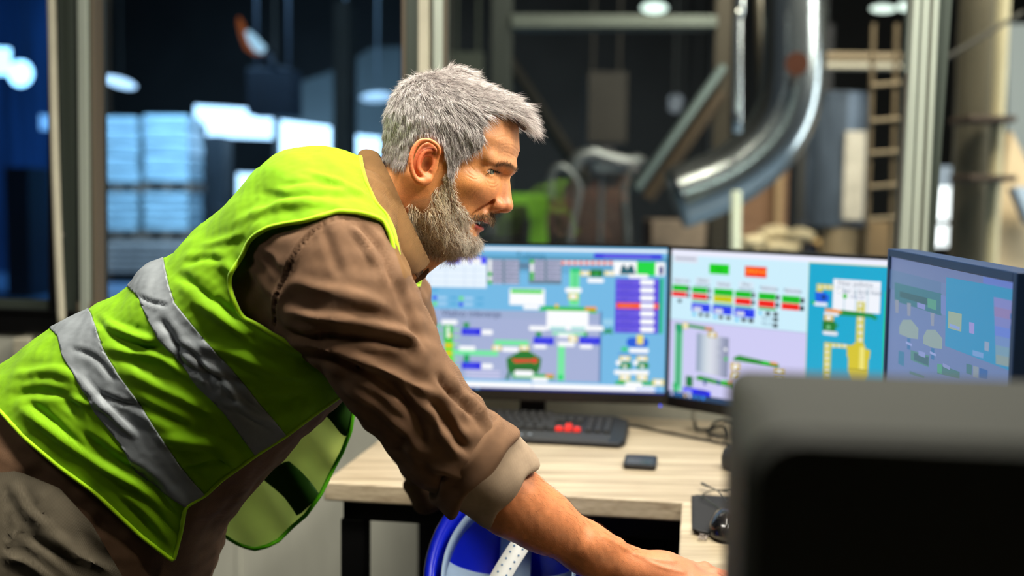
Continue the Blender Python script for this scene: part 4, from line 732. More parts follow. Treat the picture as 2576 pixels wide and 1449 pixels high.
tag(man, 'grey haired bearded person in yellow green safety vest leaning over the desk', 'person')
setcol(man, np.concatenate([c1, armcol(V2, NK), armcol(V3, FKN), np.tile(SKIN, (len(V4), 1))]))
# eyes
ev = []
for sgn in (-1, 1):
    E_ = frH(np.array(DEF_E)*[1, sgn, 1]); g = HM.T@np.array([1, -.30 if sgn < 0 else -.22, .03]); g /= np.linalg.norm(g)
    bm = bmesh.new(); bmesh.ops.create_uvsphere(bm, u_segments=40, v_segments=30, radius=.0125); v = np.array([q.co[:] for q in bm.verts]); fs = [tuple(x.index for x in f.verts) for f in bm.faces]; bm.free()
    a_ = np.cross(g, [0, 1, .3]); a_ /= np.linalg.norm(a_); b_ = np.cross(g, a_); R_ = np.stack([a_, b_, g]); ang = np.arccos(np.clip(v[:, 2]/.0125, -1, 1))
    v2 = v*(1+.05*np.exp(-(ang/.42)**4))[:, None]; col = np.tile(L3(206, 182, 164), (len(v), 1)); col[ang < .46] = L3(118, 122, 98); col[(ang > .38) & (ang < .50)] = L3(60, 62, 48); col[ang < .19] = L3(8, 8, 8)
    o = mkobj('eye', toW(E_+v2@R_), fs, attrmat('eye_surface', .08, noise=.02, bump=0.001, spec=.8), man, smooth=True); setcol(o, col)
# teeth
mb = MB()
for k in range(-4, 5): c_ = np.array([.0665-.0012*k*k*.35, k*.0062, -.0765]); rprism(toW(frH(c_)), toW(frH(c_+[0, .0028, 0]))-toW(frH(c_)), toW(frH(c_+[0, 0, .0026]))-toW(frH(c_)), (toW(frH(c_+[-.003, 0, 0]))-toW(frH(c_))), rrect(2, 2, .5), 0, mb)
mb.build('teeth', mat('teeth_enamel', (226, 218, 204), .25), man)

# ---------------------------------------------------------------- hair, beard, brows: every strand a thin tapering prism
hairm = attrmat('hair_strands', .5, noise=.05, bump=.01, spec=.35)
def strands(roots, nrm, dirs, length, lift, curl, width, cols, rs, seg=4):
    n = len(roots); t = np.linspace(0, 1, seg); rnd = rs.normal(size=(n, 3)); rnd /= np.linalg.norm(rnd, axis=1)[:, None]
    P_ = []
    for u in t: P_.append(roots+(nrm*(lift[:, None]*(u-.5*u*u)) + dirs*u + rnd*curl*u*u)*length[:, None])
    side = np.cross(dirs, nrm); side /= np.linalg.norm(side, axis=1)[:, None]+1e-9; V = []; 
    for k, u in enumerate(t):
        r_ = width*(1-.85*u**1.5)
        for a in range(3): V.append(P_[k]+side*(r_*cos(2.09*a))+nrm*(r_*sin(2.09*a)))
    V = np.stack(V, 1).reshape(-1, 3); b = (np.arange(n)*seg*3)[:, None]; F = []
    for k in range(seg-1):
        for a in range(3): F.append(b+np.array([[k*3+a, k*3+(a+1) % 3, (k+1)*3+(a+1) % 3, (k+1)*3+a]]))
    return V, np.concatenate(F), np.repeat(cols, seg*3, 0)
def sample(V, F, mask, n, rs):
    T = tri(F); T = T[mask[T].all(1)]; ar = np.linalg.norm(np.cross(V[T[:, 1]]-V[T[:, 0]], V[T[:, 2]]-V[T[:, 0]]), axis=1); i = rs.choice(len(T), n, p=ar/ar.sum()); u = rs.random((n, 2)); u[u.sum(1) > 1] = 1-u[u.sum(1) > 1]
    p = V[T[i, 0]]+(V[T[i, 1]]-V[T[i, 0]])*u[:, :1]+(V[T[i, 2]]-V[T[i, 0]])*u[:, 1:]; N = vnorm(V, F); return p, N[T[i, 0]]
def unit(a): return a/(np.linalg.norm(a, axis=1, keepdims=True)+1e-9)
def pal(rs, n, cs, ws): return np.array([L3(*c) for c in cs])[rs.choice(len(cs), n, p=np.array(ws)/sum(ws))]*rs.uniform(.62, 1.0, (n, 1))
rs = np.random.default_rng(11)
# scalp cap: the skull pushed outwards inside the hair line
def cap_sd(p):
    q = toH(p); th_ = .0045+.0035*np.clip((q[:, 2]-.02)/.06, 0, 1)+.0055*np.clip((q[:, 2]-.045)/.04, 0, 1)*np.clip(q[:, 0]/.06, 0, 1); return smin(head_sd(p), neck_sd(p), .018)-th_
VC, FC = snet(cap_sd, HO-[.13, .14, .12], HO+[.12, .15, .12], .003)
T_ = tri(FC); QC = headpix(VC); ph = poly_sd(QC, SX)+6
qc = toH(VC); ph = np.where(qc[:, 2] < -.06, 50, ph); VC2, T2, inn, lb, _ = split(VC, T_, ph); VC2, T2 = compact(VC2, T2[inn])
NC = vnorm(VC2, T2); VC2 = VC2+NC*(.0008*wob(VC2, .010)+.0006*wob(VC2, .005, o=12))[:, None]
roots, nn = sample(VC2, T2, np.ones(len(VC2), bool), 32000, rs); q = toH(roots); pq = headpix(roots)
wl = np.array([-.035, -.012, .100]); away = unit(q-wl); x, y, z = q.T; side_ = np.clip((.065-z)/.05, 0, 1)[:, None]
dH = away*.6+np.array([.55, 0, .0])*(1-side_)+side_*np.array([-.10, 0, -.80])+side_*np.array([.50, 0, .12]); front = np.clip((x-.03)/.04, 0, 1)*np.clip((z-.035)/.03, 0, 1); dH += front[:, None]*np.array([.9, 0, .1]); nape = np.clip((-x-.05)/.03, 0, 1)*np.clip((.03-z)/.05, 0, 1); dH += nape[:, None]*np.array([.5, 0, -.5])
cl = wob(roots, .018)[:, None]; dH += np.array([.0, .25, .15])*cl+rs.normal(size=dH.shape)*.2
dC = dH@HM; dC = unit(dC-nn*(dC*nn).sum(1)[:, None]*.85)
ln = (.0115+.003*np.clip(z/.08, 0, 1)+.011*front-.004*nape)*rs.uniform(.65, 1.2, len(q)); ln *= np.clip(-(poly_sd(pq, SX)-6)/12+.45, .35, 1); lift = .42+.25*front+.15*np.clip((z-.05)/.04, 0, 1)-.25*side_[:, 0]
light = np.clip(.5+.35*wob(roots, .03, o=5), 0, 1)[:, None]; dark = np.clip(side_[:, 0]*np.clip((-z+.01)/.05, 0, 1), 0, 1)[:, None]
ch = pal(rs, len(q), [(232, 224, 220), (194, 184, 180), (248, 242, 238), (112, 98, 92)], [4, 2.6, 2.6, 1.3]); ch = mix(ch, pal(rs, len(q), [(120, 104, 88), (70, 56, 44), (180, 164, 144)], [3, 3, 2]), dark*.7)
HV, HF, HC = strands(roots-nn*.0005, nn, dC, ln, lift, 0.13, .00021, ch, rs)
VA = np.concatenate([VC2, HV]); o = mkobj('hair', toW(VA), list(map(tuple, T2))+list(map(tuple, HF+len(VC2))), hairm, man, smooth=True)
capc = np.tile(L3(122, 112, 108), (len(VC2), 1))*(1+.12*wob(VC2, .006))[:, None]; setcol(o, np.concatenate([capc, HC]))
# beard
NH = None
mB = (poly_sd(Q1, BX) < 1) & (qh[:, 2] < .0) & (qh[:, 2] > -.135) & (qh[:, 0] > -.035) & (np.abs(qh[:, 1]) < .066)
mB &= ~((np.abs(qh[:, 2]+.0784) < .0045) & (np.abs(qh[:, 1]) < .024) & (qh[:, 0] > .05)) & (poly_sd(Q1, [(1192, 562), (1222, 570), (1226, 590), (1206, 592), (1188, 574)]) > 0)
roots, nn = sample(V1, F1, mB, 10000, rs); q = toH(roots); pq = headpix(roots); x, y, z = q.T
must = ((z > -.0765) & (x > .055))[:, None]; dH = np.where(must, np.stack([.25+0*x, np.sign(y)*.55, -.9+0*x], -1), np.stack([.45+0*x, -y*3, -.85+0*x], -1))+rs.normal(size=q.shape)*.42+np.array([.3, 0, .1])*wob(roots, .02)[:, None]
dC = dH@HM; dC = unit(dC-nn*(dC*nn).sum(1)[:, None]*.7); edge = np.clip(-(poly_sd(pq, BX))/14+.35, .3, 1); ln = np.where(must[:, 0], .0075, .0125)*rs.uniform(.6, 1.25, len(q))*edge
chin = np.clip((x-.02)/.05, 0, 1)[:, None]; cb = mix(pal(rs, len(q), [(226, 206, 168), (178, 150, 110), (112, 86, 58), (244, 234, 212)], [3.4, 2.6, 1.6, 2.6]), pal(rs, len(q), [(240, 234, 224), (196, 186, 172), (120, 106, 92)], [4.5, 2.5, 1.2]), chin*.8)
cb = np.where(must, pal(rs, len(q), [(110, 84, 58), (160, 134, 100), (70, 52, 36)], [3, 2, 2]), cb)
HV, HF, HC = strands(roots, nn, dC, ln, np.full(len(q), .42), 0.34, .00021, cb*1.3, rs, 5); o = mkobj('beard', toW(HV), HF, hairm, man, smooth=True); setcol(o, HC)
# eyebrows
bd = line_d(Q1, [(1246, 417), (1264, 413), (1284, 418), (1302, 430)])[0]; roots, nn = sample(V1, F1, (bd < 5.5) & (qh[:, 0] > .05), 400, rs); q = toH(roots); dH = np.stack([.2+0*q[:, 0], np.sign(q[:, 1])*.8, .15+0*q[:, 0]], -1)+rs.normal(size=q.shape)*.22; dC = dH@HM; dC = unit(dC-nn*(dC*nn).sum(1)[:, None]*.8)
HV, HF, HC = strands(roots, nn, dC, rs.uniform(.004, .007, len(q)), np.full(len(q), .4), .15, .00012, pal(rs, len(q), [(96, 70, 48), (150, 128, 104), (60, 44, 30)], [3, 1.5, 2]), rs); o = mkobj('eyebrows', toW(HV), HF, hairm, man, smooth=True); setcol(o, HC)

# fine hair on the forearm
QA = pix(V2); mA = (QA[:, 0] > 1300) & (QA[:, 0] < 1600); roots, nn = sample(V2, F2, mA, 1500, rs); axd = (FA[3]-FA[1])/np.linalg.norm(FA[3]-FA[1]); dC = np.tile(axd, (len(roots), 1))+rs.normal(size=roots.shape)*.35; dC = unit(dC-nn*(dC*nn).sum(1)[:, None]*.85)
HV, HF, HC = strands(roots, nn, dC, rs.uniform(.005, .010, len(roots)), np.full(len(roots), .35), .25, .00007, pal(rs, len(roots), [(150, 90, 40), (90, 52, 24)], [1, 1]), rs); o = mkobj('arm_hair', toW(HV), HF, hairm, man, smooth=True); setcol(o, HC)

ld = line_d(Q1, [(1224, 437), (1234, 432), (1246, 431), (1258, 433)])[0]; ml = (ld < 1.6) & (np.abs(qh[:, 1]) > .012) & (qh[:, 0] > .05)
for sg_ in (-1, 1):
    roots, nn = sample(V1, F1, ml & (qh[:, 1]*sg_ > 0), 75, rs); q = toH(roots); dH = np.stack([.8+0*q[:, 0], np.sign(q[:, 1])*.5, -.15+0*q[:, 0]], -1)+rs.normal(size=q.shape)*.2; dC = unit(dH@HM)
    HV, HF, HC = strands(roots, nn, dC, rs.uniform(.004, .0065, len(q)), np.full(len(q), .2), .1, .00016, np.tile(L3(30, 20, 14), (len(q), 1)), rs); o = mkobj('eyelashes', toW(HV), HF, hairm, man, smooth=True); setcol(o, HC)
# ================================================================ CLOTHES
def fabric(name, col, rough=.85, cord=0, sheen=.04, noise=.10, nscale=60, bump=.25, bscale=1400, angle=0., transl=0, tcol=None, vcol=False):
    m = mat(name, col, rough, sheen=sheen, noise=noise, nscale=nscale, spec=.2); nt = m.node_tree; b = nt.nodes['Principled BSDF']; tc = [n for n in nt.nodes if n.type == 'TEX_COORD'][0]
    mp = nt.nodes.new('ShaderNodeMapping'); mp.inputs['Rotation'].default_value = (0, angle, 0); nt.links.new(tc.outputs['Object'], mp.inputs[0])
    wv = nt.nodes.new('ShaderNodeTexWave'); wv.inputs['Scale'].default_value = cord or 260; wv.inputs['Distortion'].default_value = .4; nt.links.new(mp.outputs[0], wv.inputs['Vector'])
    bp = nt.nodes.new('ShaderNodeBump'); bp.inputs['Strength'].default_value = bump; bp.inputs['Distance'].default_value = .0012; nt.links.new(wv.outputs['Fac'], bp.inputs['Height']); nt.links.new(bp.outputs[0], b.inputs['Normal'])
    if transl:
        out = [n for n in nt.nodes if n.type == 'OUTPUT_MATERIAL'][0]; t = nt.nodes.new('ShaderNodeBsdfTranslucent'); t.inputs[0].default_value = (*lin(tcol or col), 1); mx = nt.nodes.new('ShaderNodeMixShader'); mx.inputs[0].default_value = transl
        nt.links.new(b.outputs[0], mx.inputs[1]); nt.links.new(t.outputs[0], mx.inputs[2]); nt.links.new(mx.outputs[0], out.inputs[0])
    return m
brown = fabric('brown_corduroy', (116, 87, 64), cord=340, angle=.9, bump=.4, noise=.12)
brownl = fabric('brown_corduroy_collar', (124, 90, 52), cord=300, angle=-.5, bump=.6)
cuffm = fabric('brown_cuff_lining', (150, 130, 108), cord=240, angle=.2, bump=.2)
neon = fabric('neon_yellow_green_mesh', (142, 198, 0), rough=.7, cord=330, angle=.5, bump=.22, sheen=.1, noise=.07, transl=.22, tcol=(150, 235, 0))
neonb = fabric('neon_binding', (172, 224, 0), rough=.6, cord=400, bump=.15, sheen=.2)
greyf = mat('silver_reflective_tape', (130, 136, 140), .55, .1, noise=.08, nscale=14, bump=.35, bscale=45, spec=.5)
greyt = fabric('grey_green_trousers', (80, 73, 59), cord=260, angle=.4, bump=.2)
def pmir(V): q = V.copy(); q[:, 2] = np.where(q[:, 2] > DC, 2*DC-q[:, 2], q[:, 2]); return pix(q)
# ---- shirt
V, F = snet(shirt_sd, [-1.0, -.52, 1.05], [.12, .22, 2.02], .0042); V = lap(V, F, 1)
far = V[:, 2] > DC
Q = pix(V); QM = pmir(V)
SF = [ # (points, width px, height m) on the near sleeve and side
 ([(690, 800), (760, 850), (880, 850), (1000, 862), (1050, 880)], 13, -.008), ([(700, 770), (790, 800), (920, 812), (1030, 850), (1085, 905)], 15, .007), ([(720, 705), (800, 725), (900, 745), (1000, 790)], 16, .003),
 ([(765, 880), (850, 905), (960, 965), (1060, 1050)], 15, -.008), ([(740, 850), (840, 880), (960, 925), (1075, 985), (1120, 1010)], 14, .007), ([(850, 960), (930, 1010), (1010, 1075), (1060, 1150)], 14, .006),
 ([(1100, 935), (1130, 985), (1165, 1010), (1200, 1050)], 12, -.009), ([(1075, 1000), (1110, 1035), (1150, 1100), (1175, 1135)], 12, -.008), ([(1140, 995), (1180, 1010), (1215, 1050), (1232, 1090)], 12, .007), ([(1060, 1000), (1095, 1060), (1130, 1120), (1170, 1150)], 14, .006),
 ([(950, 945), (1010, 1000), (1050, 1060), (1075, 1130)], 13, -.006), ([(985, 575), (1000, 660), (1020, 740), (1040, 800)], 12, .004), ([(905, 560), (940, 600), (968, 650), (985, 720)], 9, -.006), ([(880, 565), (915, 610), (945, 670)], 9, .004),
 ([(815, 560), (830, 620), (860, 700)], 14, -.003), ([(1000, 700), (1025, 770), (1050, 850), (1085, 900)], 12, -.004), ([(1040, 1150), (1080, 1190), (1130, 1220), (1190, 1240)], 14, -.007), ([(1010, 1120), (1060, 1170), (1110, 1200)], 14, .005),
 ([(690, 845), (695, 780), (715, 700), (755, 620), (800, 575), (870, 548), (930, 556)], 3.2, -.0035), ([(684, 845), (688, 780), (707, 697), (747, 615), (795, 569), (868, 541)], 3, .0016),
 ([(610, 660), (650, 700), (680, 750)], 14, .003), ([(640, 620), (680, 660), (700, 700)], 10, -.003)]
V = folds(V, F, np.where(far[:, None], [[0, 0]], Q), SF)
N = vnorm(V, F); V = V+N*(.0016*wob(V*[1, 1.6, 1], .075)+.0009*wob(V, .03, o=15)+np.where(far, .004*wob(V, .06, o=4), 0))[:, None]
T = tri(F)
neckc = frH((-.03, 0, -.14)); Vn = V-K(1012, 555, DC); ndir = K(1060, 470, DC)-K(960, 590, DC); ndir /= np.linalg.norm(ndir)
ph = np.where((Vn@ndir > -.035) & (np.linalg.norm(Vn-(Vn@ndir)[:, None]*ndir, axis=1) < .075), -1., 1.)   # neck hole, under the collar
# keep: not in the neck hole, above the hem, before the cuffs
hem = [(-700, 1120), (-300, 1130), (0, 1190), (60, 1205), (150, 1242), (230, 1330), (300, 1450), (360, 1560), (2600, 1900), (2600, -900), (-700, -900)]
V, T, inn, lb, _ = split(V, T, poly_sd(pmir(V), hem)); T = T[inn]
def plane_cut(V, T, o, n, rad): d = (V-o)@n; near = np.linalg.norm(V-o, axis=1) < rad; V2, T2, inn, _, _ = split(V, T, np.where(near, d, -1.)); return V2, T2[inn]
ndn = UA[-1]-UA[-2]; ndn /= np.linalg.norm(ndn); V, T = plane_cut(V, T, UA[-1]+ndn*.004, ndn, .10)
nfn = FUA[-1]-FUA[-2]; nfn /= np.linalg.norm(nfn); V, T = plane_cut(V, T, FUA[-1]+nfn*.0, nfn, .09)
CZP = [(890, 398), (950, 376), (1000, 470), (1060, 600), (1095, 660), (1016, 702), (1004, 660), (985, 606), (966, 566), (940, 522), (918, 470), (902, 420)]
V, T, inn, lb, _ = split(V, T, poly_sd(pmir(V), CZP)); u_, inv_ = np.unique(T, return_inverse=True); V, T = V[u_], inv_.reshape(T.shape)
shirt = mkobj('shirt', toW(V), T, [brown, brownl], man, idx=inn.astype(int), smooth=True)
# ---- cuffs: rolled sleeve ends
def cuff(c0, c1, r0, r1, m, seed, squash=1.0, drop=.0, side_ref=None):
    ax = c1-c0; L = np.linalg.norm(ax); ax = ax/L; g = np.random.default_rng(seed); dn = np.array([0, -1., 0]); x = dn-ax*(dn@ax); x /= np.linalg.norm(x); y = np.cross(ax, x); prof = []
    # cross profile: outer skin out, rolled lip, inner return
    P_ = [(-.004, .82), (.0, .98), (.12, 1.06), (.35, 1.03), (.6, 1.05), (.85, 1.07), (.97, 1.05), (1.01, .98), (.98, .90), (.8, .88), (.5, .87)]
    n = 64; V = []; ph_ = g.uniform(0, 6.28, 6)
    for k, (u, rr) in enumerate(P_):
        for j in range(n):
            t = 2*pi*j/n; r_ = (r0+(r1-r0)*u)*rr*(1+.035*sin(2*t+ph_[0]+u)+.03*sin(3*t+ph_[1]-2*u)+.014*sin(7*t+ph_[2]+4*u)); dr = drop*max(0, cos(t))**3*(.3+u*.7)
            V.append(c0+ax*(u*L+.006*sin(2*t+ph_[3])+.003*sin(5*t+ph_[4]))+x*(r_*cos(t)*1.0+dr)+y*r_*squash*sin(t))
    F = [(k*n+j, k*n+(j+1) % n, (k+1)*n+(j+1) % n, (k+1)*n+j) for k in range(len(P_)-1) for j in range(n)]
    return mkobj('cuff', toW(np.array(V)), F, m, man, smooth=True, solid=.0025, subd=1)
cuff(K(1158, 1134, 1.381), K(1216, 1176, 1.386), .0635, .0610, brown, 6, drop=.012)
cuff(K(1190, 1158, 1.384), K(1284, 1230, 1.393), .0600, .0485, cuffm, 5, drop=.005)
cuff(K(1105, 1165, 1.862), K(1150, 1228, 1.868), .060, .056, brown, 8, drop=.02)
# droopy fold of the near sleeve under the elbow
# ---- collar, two leaves wrapping the neck
ct = [(950, 384, 1.50), (966, 412, 1.475), (985, 450, 1.452), (1010, 505, 1.440), (1038, 565, 1.438), (1062, 615, 1.446), (1082, 657, 1.462)]
cb_ = [(900, 402, 1.50), (900, 450, 1.455), (914, 500, 1.426), (940, 552, 1.410), (968, 604, 1.406), (992, 650, 1.416), (1012, 690, 1.432)]
def leaf(sgn):
    a = spl([K(*q) for q in ct], 5); b = spl([K(*q) for q in cb_], 5); a = np.array(a); b = np.array(b)
    if sgn > 0: a = a.copy(); b = b.copy(); a[:, 2] = 3.0-a[:, 2]; b[:, 2] = 3.0-b[:, 2]
    n = len(a); rows = []
    for k in range(9):
        u = k/8; c = a*(1-u)+b*u; out = c-np.array(NECK[1]); out[:, 2] = c[:, 2]-1.5; o_ = out/(np.linalg.norm(out, axis=1)[:, None]); rows.append(c+o_*(.010*sin(pi*u)+.0012*np.sin(np.arange(n)*.5+u*3))[:, None])
    V = np.concatenate(rows); F = [(k*n+j, k*n+j+1, (k+1)*n+j+1, (k+1)*n+j) for k in range(8) for j in range(n-1)]
    o = mkobj('collar', toW(V), F, brownl, shirt_p, smooth=True, solid=.0028, subd=1); return rows
shirt_p = shirt
rowsN = leaf(-1); rowsF = leaf(1)
# inner collar stand
a = [K(952, 392, 1.50), K(975, 432, 1.470), K(1000, 490, 1.455), K(1030, 560, 1.452), K(1052, 620, 1.462), K(1068, 668, 1.485)]; b = [K(930, 420, 1.50), K(940, 480, 1.455), K(965, 540, 1.440), K(1000, 600, 1.440), (K(1030, 660, 1.450)), K(1050, 704, 1.478)]
for sg in (-1, 1):
    A_, B_ = np.array(spl(a, 4)), np.array(spl(b, 4))
    if sg > 0: A_[:, 2] = 3.0-A_[:, 2]; B_[:, 2] = 3.0-B_[:, 2]
    n = len(A_); mkobj('collar_stand', toW(np.concatenate([A_, (A_+B_)/2, B_])), [(k*n+j, k*n+j+1, (k+1)*n+j+1, (k+1)*n+j) for k in range(2) for j in range(n-1)], brown, shirt, smooth=True, solid=.003, subd=1)
# front tab below the collar with button, placket edge
cen = K(1048, 684, 1.487); tabp = [(-.021, .012), (.014, .014), (.0175, .006), (.0165, -.004), (.008, -.0115), (-.006, -.0145), (-.020, -.0165)]
dx = toW(K(1100, 668, 1.487))-toW(K(1000, 700, 1.487)); dx /= np.linalg.norm(dx); dn_ = -cF; dy = np.cross(dn_, dx)
rprism(toW(cen), dx, dy, -dn_*.004, tabp).build('collar_tab', brown, shirt, bevel=.001)
def button(c, ax, r, parent, m):
    mb = MB(); q = toW(c); mb.tube([q, q+ax*.0012], [r, r], 20).tube([q+ax*.0012, q+ax*.0020], [r, r*.8], 20); mb.build('button', m, parent)
    z_ = np.cross(ax, [0.01, .02, 1]); z_ /= np.linalg.norm(z_); y_ = np.cross(ax, z_); mb = MB()
    for i, j in ((1, 1), (1, -1), (-1, 1), (-1, -1)): p_ = q+ax*.0019+(z_*i+y_*j)*r*.2; mb.tube([p_, p_+ax*.0004], r*.1, 8)
    mb.build('button_hole', blackp, parent)
btm = mat('olive_grey_button', (84, 82, 66), .3, spec=.6)
button(K(1055, 681, 1.4862), -cF, .0052, shirt, btm); button(K(1010, 665, 1.404), -cF*.9-cR*.2, .0040, shirt, btm)
ax = cR*.95-cU*.1; button(K(1024, 723, 1.515), ax/np.linalg.norm(ax), .0050, shirt, blackp)
mb = MB(); pl_ = [K(1018, 690, 1.500), K(1020, 740, 1.500), K(1016, 800, 1.50)]
# chest pocket hint on the sleeve: stitched tab
# ---- vest
def vest_sd(p):
    d = smin(torso_sd(p, .006), rc(p, SH[0], SH[1], .0885, .0835), .05); d = smin(d, rc(p, FSH[0], FSH[1], .0885, .0835), .05); return d-.0055
V, F = snet(vest_sd, [-1.05, -.60, 1.15], [.02, .22, 1.92], .0042); V = lap(V, F, 1)
VP = [(905, 380), (907, 402), (913, 432), (922, 462), (945, 512), (972, 541), (990, 580), (1003, 640), (1009, 706), (996, 720), (994, 650), (984, 596), (966, 556), (940, 543), (900, 533), (850, 530), (800, 545), (765, 556), (720, 562), (675, 572), (640, 592), (622, 612), (612, 640), (596, 665), (578, 690), (576, 720), (588, 758), (608, 800), (640, 812), (680, 838), (730, 865), (780, 892), (860, 900), (950, 900), (958, 948), (862, 993), (800, 1036), (720, 1096), (642, 1146), (596, 1180), (560, 1205), (516, 1246), (466, 1274), (455, 1340), (436, 1412), (350, 1345), (240, 1240), (150, 1176), (60, 1100), (0, 1034), (-120, 920), (-300, 820), (-300, 300), (500, 100)]
VF = [([(545, 640), (600, 700), (640, 780), (700, 830)], 14, .005), ([(440, 690), (500, 720), (560, 775), (620, 800)], 13, -.005), ([(470, 745), (560, 800), (640, 850), (780, 900)], 16, .005), ([(600, 830), (680, 870), (760, 905), (840, 915)], 12, -.005), ([(470, 870), (560, 880), (680, 930), (800, 950)], 16, .005), ([(250, 820), (310, 835), (380, 860), (400, 850)], 12, .006), ([(235, 800), (300, 850), (360, 870), (400, 862)], 10, -.006),
 ([(260, 870), (330, 890), (400, 900), (460, 940)], 13, .005), ([(400, 800), (440, 860), (455, 900), (470, 930)], 13, -.006), ([(430, 905), (490, 930), (560, 950), (640, 975)], 11, -.004), ([(480, 700), (530, 740), (560, 800), (620, 850)], 9, .003),
 ([(30, 950), (90, 935), (150, 935), (200, 960)], 12, .004), ([(20, 1000), (90, 985), (160, 1000), (210, 1060)], 13, -.005), ([(40, 1030), (110, 1060), (180, 1110), (300, 1190), (400, 1260)], 16, .006), ([(70, 1010), (140, 1070), (230, 1140), (340, 1200)], 12, -.007), ([(300, 920), (380, 960), (460, 1000), (560, 1060)], 18, .005), ([(330, 1010), (400, 1040), (480, 1080)], 14, -.005),
 ([(400, 1100), (470, 1110), (540, 1120), (600, 1160)], 14, .005), ([(450, 1180), (520, 1160), (580, 1160)], 9, -.003), ([(640, 1000), (700, 1010), (780, 990)], 14, -.004), ([(560, 1010), (620, 1030), (690, 1060)], 10, .004), ([(180, 880), (240, 900), (290, 960)], 8, -.003), ([(200, 950), (240, 1000), (300, 1060), (350, 1100)], 9, .004), ([(250, 990), (300, 1010), (340, 1020)], 6, -.004),
 ([(420, 860), (470, 880), (510, 920), (540, 980)], 8, -.005), ([(500, 900), (560, 950), (600, 1010), (660, 1060)], 8, .004), ([(650, 480), (740, 500), (840, 490), (920, 500)], 10, -.003), ([(600, 560), (680, 520), (780, 510), (900, 530)], 12, .0035), ([(760, 430), (840, 450), (900, 480), (935, 505)], 8, .003), ([(700, 470), (790, 460), (870, 470)], 8, -.002), ([(500, 620), (580, 600), (620, 580)], 10, .003), ([(460, 665), (520, 650), (575, 660)], 10, -.004),
 ([(900, 405), (912, 440), (930, 490)], 6, .002), ([(345, 745), (380, 760), (425, 770)], 6, -.003), ([(200, 1090), (280, 1150), (380, 1215), (450, 1290)], 14, -.006), ([(300, 1230), (370, 1290), (430, 1360)], 12, .004), ([(120, 1000), (210, 1010), (300, 1040)], 10, .003)]
V = folds(V, F, pmir(V), VF); N = vnorm(V, F); qv = pmir(V)
dg = np.stack([V@np.array([.74, .67, 0]), V@np.array([-.67, .74, 0])*.35, V[:, 2]], -1)
V = V+N*(.0015*wob(dg, .06)+.0006*wob(dg, .024, o=14)+.0003*wob(V, .010, o=22))[:, None]
# the loose front hangs away from the body towards its free edge
fr = line_d(qv, [(860, 993), (720, 1096), (596, 1180), (516, 1246), (466, 1274), (436, 1412)])[0]; V = V+N*(.010*np.exp(-(fr/55)**2))[:, None]
T = tri(F); V, T, inn, lb, _ = split(V, T, poly_sd(pmir(V), VP)); T = T[inn]; lb = np.zeros(len(T), int)
S1P = [(300, 700), (345, 742), (372, 800), (400, 855), (436, 893), (470, 935), (500, 975), (540, 1012), (565, 1040), (590, 1072), (618, 1112), (642, 1146), (700, 1200), (800, 1130), (720, 1094), (690, 1058), (650, 1012), (625, 980), (600, 948), (560, 904), (520, 862), (478, 810), (440, 762), (425, 715), (415, 668), (400, 600)]
S2P = [(100, 800), (146, 846), (158, 895), (185, 942), (215, 990), (240, 1040), (272, 1078), (300, 1112), (322, 1150), (345, 1192), (400, 1226), (440, 1258), (466, 1276), (500, 1330), (600, 1260), (516, 1246), (480, 1205), (450, 1168), (425, 1130), (400, 1092), (372, 1050), (350, 1012), (322, 975), (300, 945), (278, 910), (260, 878), (245, 835), (230, 790), (200, 740)]
for i, SP in enumerate((S1P, S2P)):
    V, T, inn, lb, _ = split(V, T, poly_sd(pmir(V), SP), lb); lb = np.where(inn, i+1, lb)
Vb, Tb = compact(V, T)
vest = mkobj('safety_vest', *(lambda v, t: (toW(v), t))(*compact(V, T[lb == 0])), neon, man, smooth=True, solid=.0012)
for i in (1, 2):
    v, t = compact(V+vnorm(V, T)*.0013, T[lb == i]); mkobj('reflective_band', toW(v), t, greyf, vest, smooth=True, solid=.0016)
# bound edges
for L_ in loops(Tb):
    if len(L_) < 40: continue
    q = Vb[L_]; k = np.ones(9)/9
    q = np.stack([np.convolve(np.concatenate([q[-4:, a], q[:, a], q[:4, a]]), k, 'valid') for a in range(3)], -1)[::3]
    mb = MB(); mb.tube(list(toW(q)), .0030, 7, closed=True); mb.build('edge_binding', neonb, vest, smooth=True)
# hanging far front panel, translucent mesh seen against the wall
HPx = [(905, 955), (892, 1018), (882, 1085), (862, 1135), (838, 1180), (806, 1245), (770, 1295), (735, 1325), (700, 1360), (672, 1374), (640, 1382), (605, 1372), (570, 1352), (535, 1318), (520, 1270), (560, 1200), (640, 1130), (760, 1040), (850, 960)]
nx_, ny_ = 44, 44; x0, x1, y0, y1 = 500, 925, 940, 1400; gx, gy = np.meshgrid(np.linspace(x0, x1, nx_), np.linspace(y0, y1, ny_)); g = np.stack([gx.ravel(), gy.ravel()], -1)
Dg = 1.655+.020*np.sin(g[:, 0]*.012+g[:, 1]*.006)+.010*np.sin(g[:, 0]*.03-g[:, 1]*.02)+(g[:, 1]-1150)*.00008; V = np.array([K(x, y, d) for (x, y), d in zip(g, Dg)])
F = np.array([(j*nx_+i, j*nx_+i+1, (j+1)*nx_+i+1, (j+1)*nx_+i) for j in range(ny_-1) for i in range(nx_-1)]); T = tri(F)
HB = [(900, 1010), (880, 1086), (864, 1102), (855, 1094), (835, 1060), (760, 1010), (800, 960)]; HB2 = [(708, 1170), (735, 1195), (770, 1228), (790, 1255), (740, 1296), (735, 1262), (705, 1235), (655, 1205), (690, 1160)]
V, T, inn, lb, _ = split(V, T, poly_sd(pix(V), HPx)); T = T[inn]; lb = np.zeros(len(T), int)
